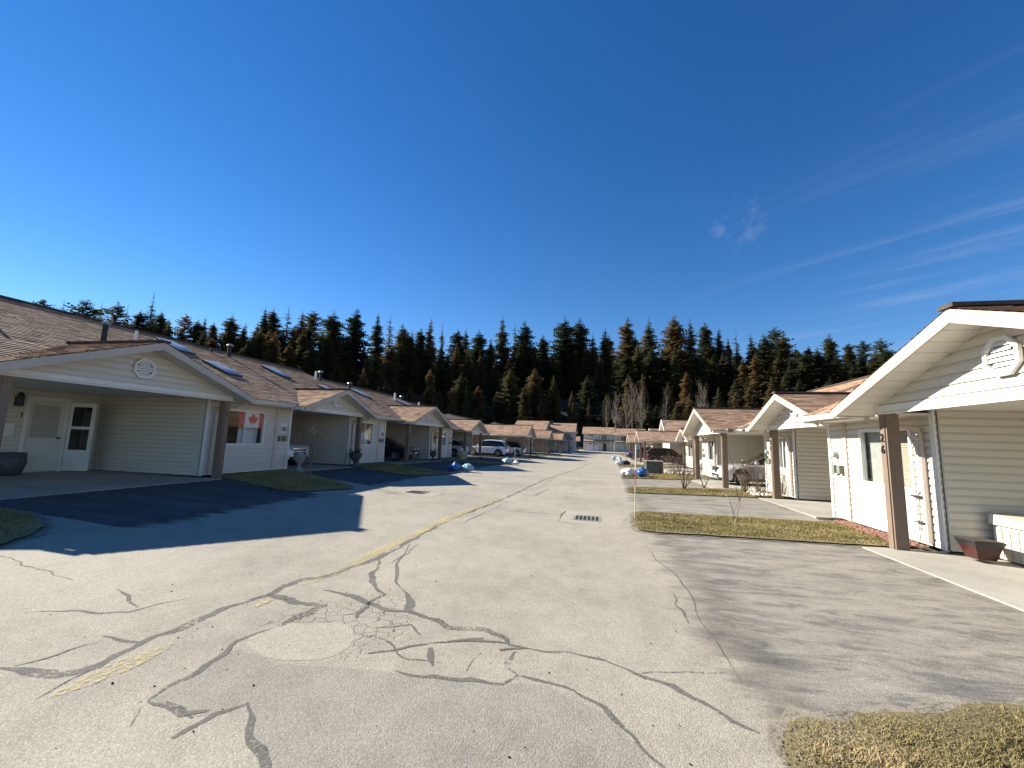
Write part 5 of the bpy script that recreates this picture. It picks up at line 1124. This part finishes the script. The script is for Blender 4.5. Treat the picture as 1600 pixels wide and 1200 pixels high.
def twig_plant(name, x, y, h, label, cat, seed, stems, r_, mat, lvl=2, spread=.5, leaves=0, z=None, group=None):
    q = random.Random(seed); z = gz(x, y) + .04 if z is None else z; t = thing(name, (x, y, z), label, cat, group); m_ = MB(); tips = []
    for k in range(stems):
        a = 6.2832 * k / stems + q.uniform(-.4, .4); tilt = q.uniform(.1, .75) if stems > 1 else .06
        grow(m_, Vector((x, y, z - .05)), Vector((math.cos(a) * tilt, math.sin(a) * tilt, 1)).normalized(), h * .5 * q.uniform(.75, 1.15), r_, lvl, q, spread, tips=tips)
    m_.build('branches', M[mat], t, fix=False)
    if leaves:
        lf = MB()
        for (p, d) in tips:
            for k in range(leaves):
                c = p + Vector((q.uniform(-.06, .06), q.uniform(-.06, .06), q.uniform(-.08, .04))); s_ = q.uniform(.012, .03); lf.add([c, c + Vector((s_, 0, s_)), c + Vector((0, s_, -s_))], [(0, 1, 2)])
        lf.build('dry_leaves', M['deadleaf'], t, fix=False)
    return t
twig_plant('sapling', 2.66, 9.7, 1.15, 'small crooked bare sapling on the island of house 26', 'tree', 11, 1, .017, 'twigpale', 4, .55, 1)
twig_plant('bare_shrub', 3.05, 17.4, 1.1, 'upright bare bush on the island before the silver car', 'shrub', 12, 6, .02, 'twig', 3, .42)
twig_plant('bare_shrub', 5.15, 17.35, 1.5, 'wide arching twiggy shrub at the post of the house beside number 26', 'shrub', 13, 26, .010, 'twig', 2, .35, 1)
twig_plant('bare_shrub', 5.5, 16.9, 1.2, 'denser twiggy shrub against the sunlit wall behind the post', 'shrub', 14, 22, .009, 'twig', 2, .4, 1)
twig_plant('sapling', -8.8, 11.85, 2.1, 'slender bare sapling with pale leaf tips on the shaded island', 'tree', 15, 1, .03, 'twig', 4, .5, 2)
twig_plant('pruned_rose', 6.1, 16.5, 1.0, 'pruned dark rose cane against the white wall', 'plant', 16, 3, .018, 'bark', 2, .4)
twig_plant('bare_shrub', 4.1, 18.9, .55, 'tiny pruned stump before the silver car', 'shrub', 17, 2, .03, 'bark', 1, .5)
twig_plant('bare_shrub', 4.4, 27.8, 1.3, 'bare bush beside the set-back drive', 'shrub', 18, 9, .016, 'twig', 3, .45)
twig_plant('bare_shrub', -12.6, 41.8, 1.9, 'dark leafless bush against the wall behind the parked crossover', 'shrub', 19, 12, .02, 'twig', 3, .5, 2)
for k, (x, y, h) in enumerate(((-7.2, 57.5, 1.3), (-6.6, 71.5, 1.2), (-6.0, 84.5, 1.3), (4.2, 55.5, 1.1), (4.0, 67.5, 1.1))): twig_plant('bare_shrub', x, y, h, ('purple-twigged bush by the far shaded carports' if x < 0 else 'brown twiggy bush by the far sunlit carports'), 'shrub', 30 + k, 10, .02, 'twig', 3, .5, 1, group='bushes by the far carports')

# ---------------------------------------------------------------- hillside forest
def hill(x, y):
    r_ = math.hypot(x, y); return -.3 + max(0, min(r_, 196) - 132) * .50
m_ = MB(); A = [R(-75 + 7.5 * k) for k in range(26)]; Rr = [131, 140, 155, 175, 195, 215, 260, 330]
for r_ in Rr:
    for a in A: x, y = -r_ * math.sin(a), r_ * math.cos(a); m_.v.append((x, y, hill(x, y) - (.3 if r_ == 131 else 0) + rnd.uniform(-.4, .4) * (r_ > 135)))
n = len(A)
for j in range(len(Rr) - 1):
    for i in range(n - 1): m_.f.append([j * n + i, j * n + i + 1, (j + 1) * n + i + 1, (j + 1) * n + i]); m_.a.append(.5)
tag(m_.build('hillside', M['forestfloor']), kind='structure')
def conifer(kind, seed):
    q = random.Random(seed); H = 24.; cr, tr = MB(), MB(); lean = Vector((q.uniform(-.3, .3), q.uniform(-.3, .3), 0))
    tr.tube([(0, 0, -1.5), lean * .3 + Vector((0, 0, H * .4)), lean + Vector((0, 0, H * .985))], [.30, .19, .02], 6)
    p = dict(spruce=(.08, 5.2, .74, 52, 10, -.30), fir=(.06, 6.2, .62, 50, 11, -.18), narrow=(.06, 2.5, .8, 50, 8, -.38), pine=(.3, 5.0, .45, 30, 8, .08), cedar=(.03, 4.2, .6, 54, 11, -.42), ragged=(.2, 3.0, .75, 32, 6, -.2))[kind]
    zb, Rm, ex, lv, nb, dr = p; lump = [q.uniform(.8, 1.2) for _ in range(8)]
    for i in range(lv):
        f = i / (lv - 1); z = H * (zb + (1 - zb) * f) * .99; rr = Rm * max(.03, (1 - f)) ** ex * q.uniform(.62, 1.25) * lump[int(f * 7.99)]
        if kind == 'pine': rr = Rm * (.35 + math.sin(math.pi * min(1, f * 1.02)) * .75) * q.uniform(.5, 1.25) * (1 if f < .85 else .6)
        if f < .15 and kind != 'pine': rr *= .55 + 3 * f
        c0 = lean * (z / H)
        for k in range(nb if f < .9 else 5):
            if q.random() < (.32 if kind in ('ragged', 'pine') else .10): continue
            a = q.uniform(0, 6.2832); l = rr * q.uniform(.62, 1.22); d = Vector((math.cos(a), math.sin(a), 0)); sd_ = Vector((-d.y, d.x, 0)); segs = 5 if l > 1.2 else 3; prev = c0 + Vector((0, 0, z))
            for j in range(segs):
                t0, t1 = j / segs, (j + 1) / segs; cur = c0 + Vector((0, 0, z)) + d * l * t1 + Vector((0, 0, l * (dr * t1 + .16 * t1 * t1) + q.uniform(-.08, .08)))
                w = (.3 + .85 * (1 - abs(t1 - .45) * 1.35)) * min(1., l / 2.2) * q.uniform(.7, 1.35) * (.85 if kind != 'cedar' else 1.05)
                for sg in (-1, 1):
                    tip = (prev + cur) / 2 + sd_ * sg * w + d * .30 * w + Vector((0, 0, -w * q.uniform(.25, .75)))
                    cr.add([prev, cur, tip], [(0, 1, 2)])
                    if l > .8: cr.add([prev.lerp(cur, .35), cur + d * .12, (prev + cur) / 2 + sd_ * sg * w * .45 + Vector((0, 0, w * q.uniform(.05, .45)))], [(0, 1, 2)])
                prev = cur
    return cr.mesh('crown', M['cedar'] if kind == 'cedar' else M['needle']), tr.mesh('trunk', M['bark'])
PROTO = {k: [conifer(k, 100 + 10 * i + j) for j in range(3)] for i, k in enumerate(('spruce', 'fir', 'narrow', 'pine', 'cedar', 'ragged'))}
LAB = dict(spruce=('spruce_tree', 'dark pointed spruce in the hillside forest', 'tree', 'in the hillside forest'), fir=('fir_tree', 'broad dense dark green fir in the hillside forest', 'tree', 'in the hillside forest'), narrow=('spire_fir', 'very narrow spire-shaped conifer in the hillside forest', 'tree', 'in the hillside forest'),
           pine=('pine_tree', 'open round-topped pine on the forested hill', 'tree', 'on the forested hill'), cedar=('cedar_tree', 'olive brown drooping cedar in the hillside forest', 'tree', 'in the hillside forest'), ragged=('ragged_fir', 'thin ragged half-bare conifer on the forest skyline', 'tree', 'on the forest skyline'))
WHERE = dict(skyline='standing against the sky along the top of the forest', upper='just under the skyline of the hillside forest', middle='halfway down the forested hillside', lower='low on the forested hillside', foot='at the foot of the forest behind the roofs')
def tree_at(px_, dist, kind, top=None, h=None, wide=1., row='skyline'):
    r = ray(px_, 694); hx = Vector((r.x, r.y)).normalized(); x, y = hx.x * dist, hx.y * dist; zb = hill(x, y)
    if top is not None:
        rt = ray(px_, top); zt = EYE + rt.z * dist / math.hypot(rt.x, rt.y); h = max(7., zt - zb)
    nm, lb, ct = LAB[kind][:3]; e = thing(nm, (x, y, zb), lb.replace(LAB[kind][3], WHERE[row]), ct, 'conifers of the hillside forest: ' + nm.replace('_', ' ') + ', ' + row); s_ = h / 24.
    e.rotation_euler = (0, 0, rnd.uniform(0, 6.28)); cr, tr = rnd.choice(PROTO[kind]); w = s_ * wide * rnd.uniform(.92, 1.1)
    for nme, me in (('trunk', tr), ('crown', cr)):
        o = bpy.data.objects.new(nme, me); COL.objects.link(o); o.parent = e; o.scale = (w, w, s_)
SKY = [(-60, 455, 'fir'), (-25, 462, 'spruce'), (10, 460, 'spruce'), (26, 459, 'pine'), (60, 459, 'ragged'), (98, 461, 'pine'), (122, 463, 'ragged'), (150, 466, 'pine'), (165, 468, 'ragged'), (190, 478, 'fir'), (206, 448, 'ragged'), (222, 480, 'fir'), (237, 492, 'spruce'), (264, 486, 'pine'), (294, 489, 'spruce'), (310, 499, 'fir'), (340, 485, 'fir'), (362, 500, 'spruce'), (392, 475, 'spruce'), (406, 477, 'fir'), (430, 471, 'ragged'), (452, 481, 'spruce'), (472, 482, 'pine'), (504, 481, 'fir'), (539, 479, 'fir'), (577, 486, 'spruce'), (597, 487, 'ragged'), (617, 505, 'fir'), (632, 513, 'spruce'), (647, 510, 'fir'), (662, 495, 'spruce'), (681, 499, 'narrow'), (706, 511, 'fir'), (720, 511, 'spruce'), (741, 514, 'fir'), (760, 525, 'spruce'), (780, 492, 'spruce'), (799, 502, 'ragged'), (815, 502, 'fir'), (845, 525, 'spruce'), (879, 493, 'fir'), (905, 496, 'fir'), (925, 520, 'spruce'), (944, 511, 'spruce'), (980, 495, 'fir'), (1015, 496, 'spruce'), (1058, 491, 'fir'), (1083, 497, 'spruce'), (1107, 502, 'fir'), (1129, 511, 'spruce'), (1143, 525, 'spruce'), (1156, 515, 'ragged'), (1181, 520, 'spruce'), (1203, 520, 'fir'), (1219, 511, 'pine'), (1232, 517, 'fir'), (1257, 546, 'fir'), (1286, 539, 'spruce'), (1307, 519, 'fir'), (1337, 532, 'fir'), (1360, 530, 'pine'), (1389, 527, 'pine'), (1425, 540, 'fir'), (1460, 535, 'spruce'), (1500, 540, 'fir'), (1545, 532, 'fir'), (1600, 538, 'spruce'), (1660, 535, 'fir')]
for p, tp, kd in SKY: tree_at(p, rnd.uniform(172, 196), kd, tp, wide=1.25 if kd in ('fir', 'pine') else 1.0)
p = -90
while p < 1690:
    tree_at(p, rnd.uniform(180, 192), rnd.choice(['fir', 'spruce', 'fir']), interp([(-90, 478), (200, 492), (420, 500), (620, 525), (800, 530), (1000, 528), (1150, 535), (1400, 550), (1690, 552)], p) + rnd.uniform(-8, 22), wide=1.35, row='upper'); p += rnd.uniform(17, 27)
p = -80
while p < 1680:
    tree_at(p, rnd.uniform(162, 172), rnd.choice(['spruce', 'fir', 'fir', 'cedar', 'spruce']), rnd.uniform(530, 570) - (25 if p < 500 else 0), wide=1.25, row='middle'); p += rnd.uniform(15, 27)
p = 300
while p < 1480:
    tree_at(p, rnd.uniform(146, 152), rnd.choice(['cedar', 'fir', 'spruce', 'cedar', 'fir']), rnd.uniform(572, 612), wide=1.25, row='lower'); p += rnd.uniform(20, 40)
p = 560
while p < 1420:
    tree_at(p, rnd.uniform(140, 146), rnd.choice(['cedar', 'narrow', 'cedar', 'spruce']), rnd.uniform(596, 634), wide=1.3, row='foot')
    p += rnd.uniform(20, 36)
# bare birches at the foot of the wood
def birch(seed):
    q = random.Random(seed); tr, tw = MB(), MB(); H = 15.; pts = [Vector((0, 0, -.5))]
    for i in range(6): pts.append(pts[-1] + Vector((q.uniform(-.25, .25), q.uniform(-.25, .25), H / 6)))
    tr.tube(pts, [.15, .135, .12, .10, .075, .05, .02], 6)
    for k in range(34):
        f = q.uniform(.28, .97); i = min(5, int(f * 6)); b_ = pts[i].lerp(pts[i + 1], f * 6 - i); a = q.uniform(0, 6.28)
        grow(tw, b_, Vector((math.cos(a) * .6, math.sin(a) * .6, 1)).normalized(), H * .16 * (1.15 - f * .6), .035 * (1.2 - f), 2, q, .4, sides=3, up=.25)
    return tr.mesh('trunk', M['birch']), tw.mesh('branches', M['twigpale'])
BI = [birch(k) for k in (1, 2, 3)]
for k, (px_, top) in enumerate(((948, 622), (962, 612), (980, 622), (988, 598), (1003, 606), (1040, 612), (1098, 600))):
    dist = rnd.uniform(132, 138); r = ray(px_, 694); hx = Vector((r.x, r.y)).normalized(); x, y = hx.x * dist, hx.y * dist; zb = hill(x, y); rt = ray(px_, top); h = EYE + rt.z * dist / math.hypot(rt.x, rt.y) - zb
    e = thing('birch_tree', (x, y, zb), 'leafless pale-trunked birch at the foot of the hillside forest', 'tree', 'bare birches at the foot of the forest'); e.rotation_euler = (0, 0, rnd.uniform(0, 6))
    for nme, me in zip(('trunk', 'branches'), BI[k % 3]):
        o = bpy.data.objects.new(nme, me); COL.objects.link(o); o.parent = e; s_ = h / 15; o.scale = (s_, s_, s_)
# the pale roof high in the wood
r = ray(899, 577); d_ = 183; x, y = r.x * d_ / math.hypot(r.x, r.y), r.y * d_ / math.hypot(r.x, r.y); zt = EYE + r.z * d_ / math.hypot(r.x, r.y)
t = thing('cabin', (x, y, hill(x, y)), 'small cabin with a white roof high among the dark conifers', 'cabin'); MB().box(x - 1.2, x + 1.2, y, y + 3, hill(x, y) - 1, zt - .3).build('wall', M['brick'], t)
MB().hexa([(x - 1.5, y - .5, zt - .35), (x + 1.5, y - .5, zt - .35), (x + 1.5, y + 3.3, zt + .5), (x - 1.5, y + 3.3, zt + .5), (x - 1.5, y - .5, zt - .1), (x + 1.5, y - .5, zt - .1), (x + 1.5, y + 3.3, zt + .75), (x - 1.5, y + 3.3, zt + .75)]).build('roof', M['pvc'], t)
for e in LOCAL:
    if '_local' in e: del e['_local']
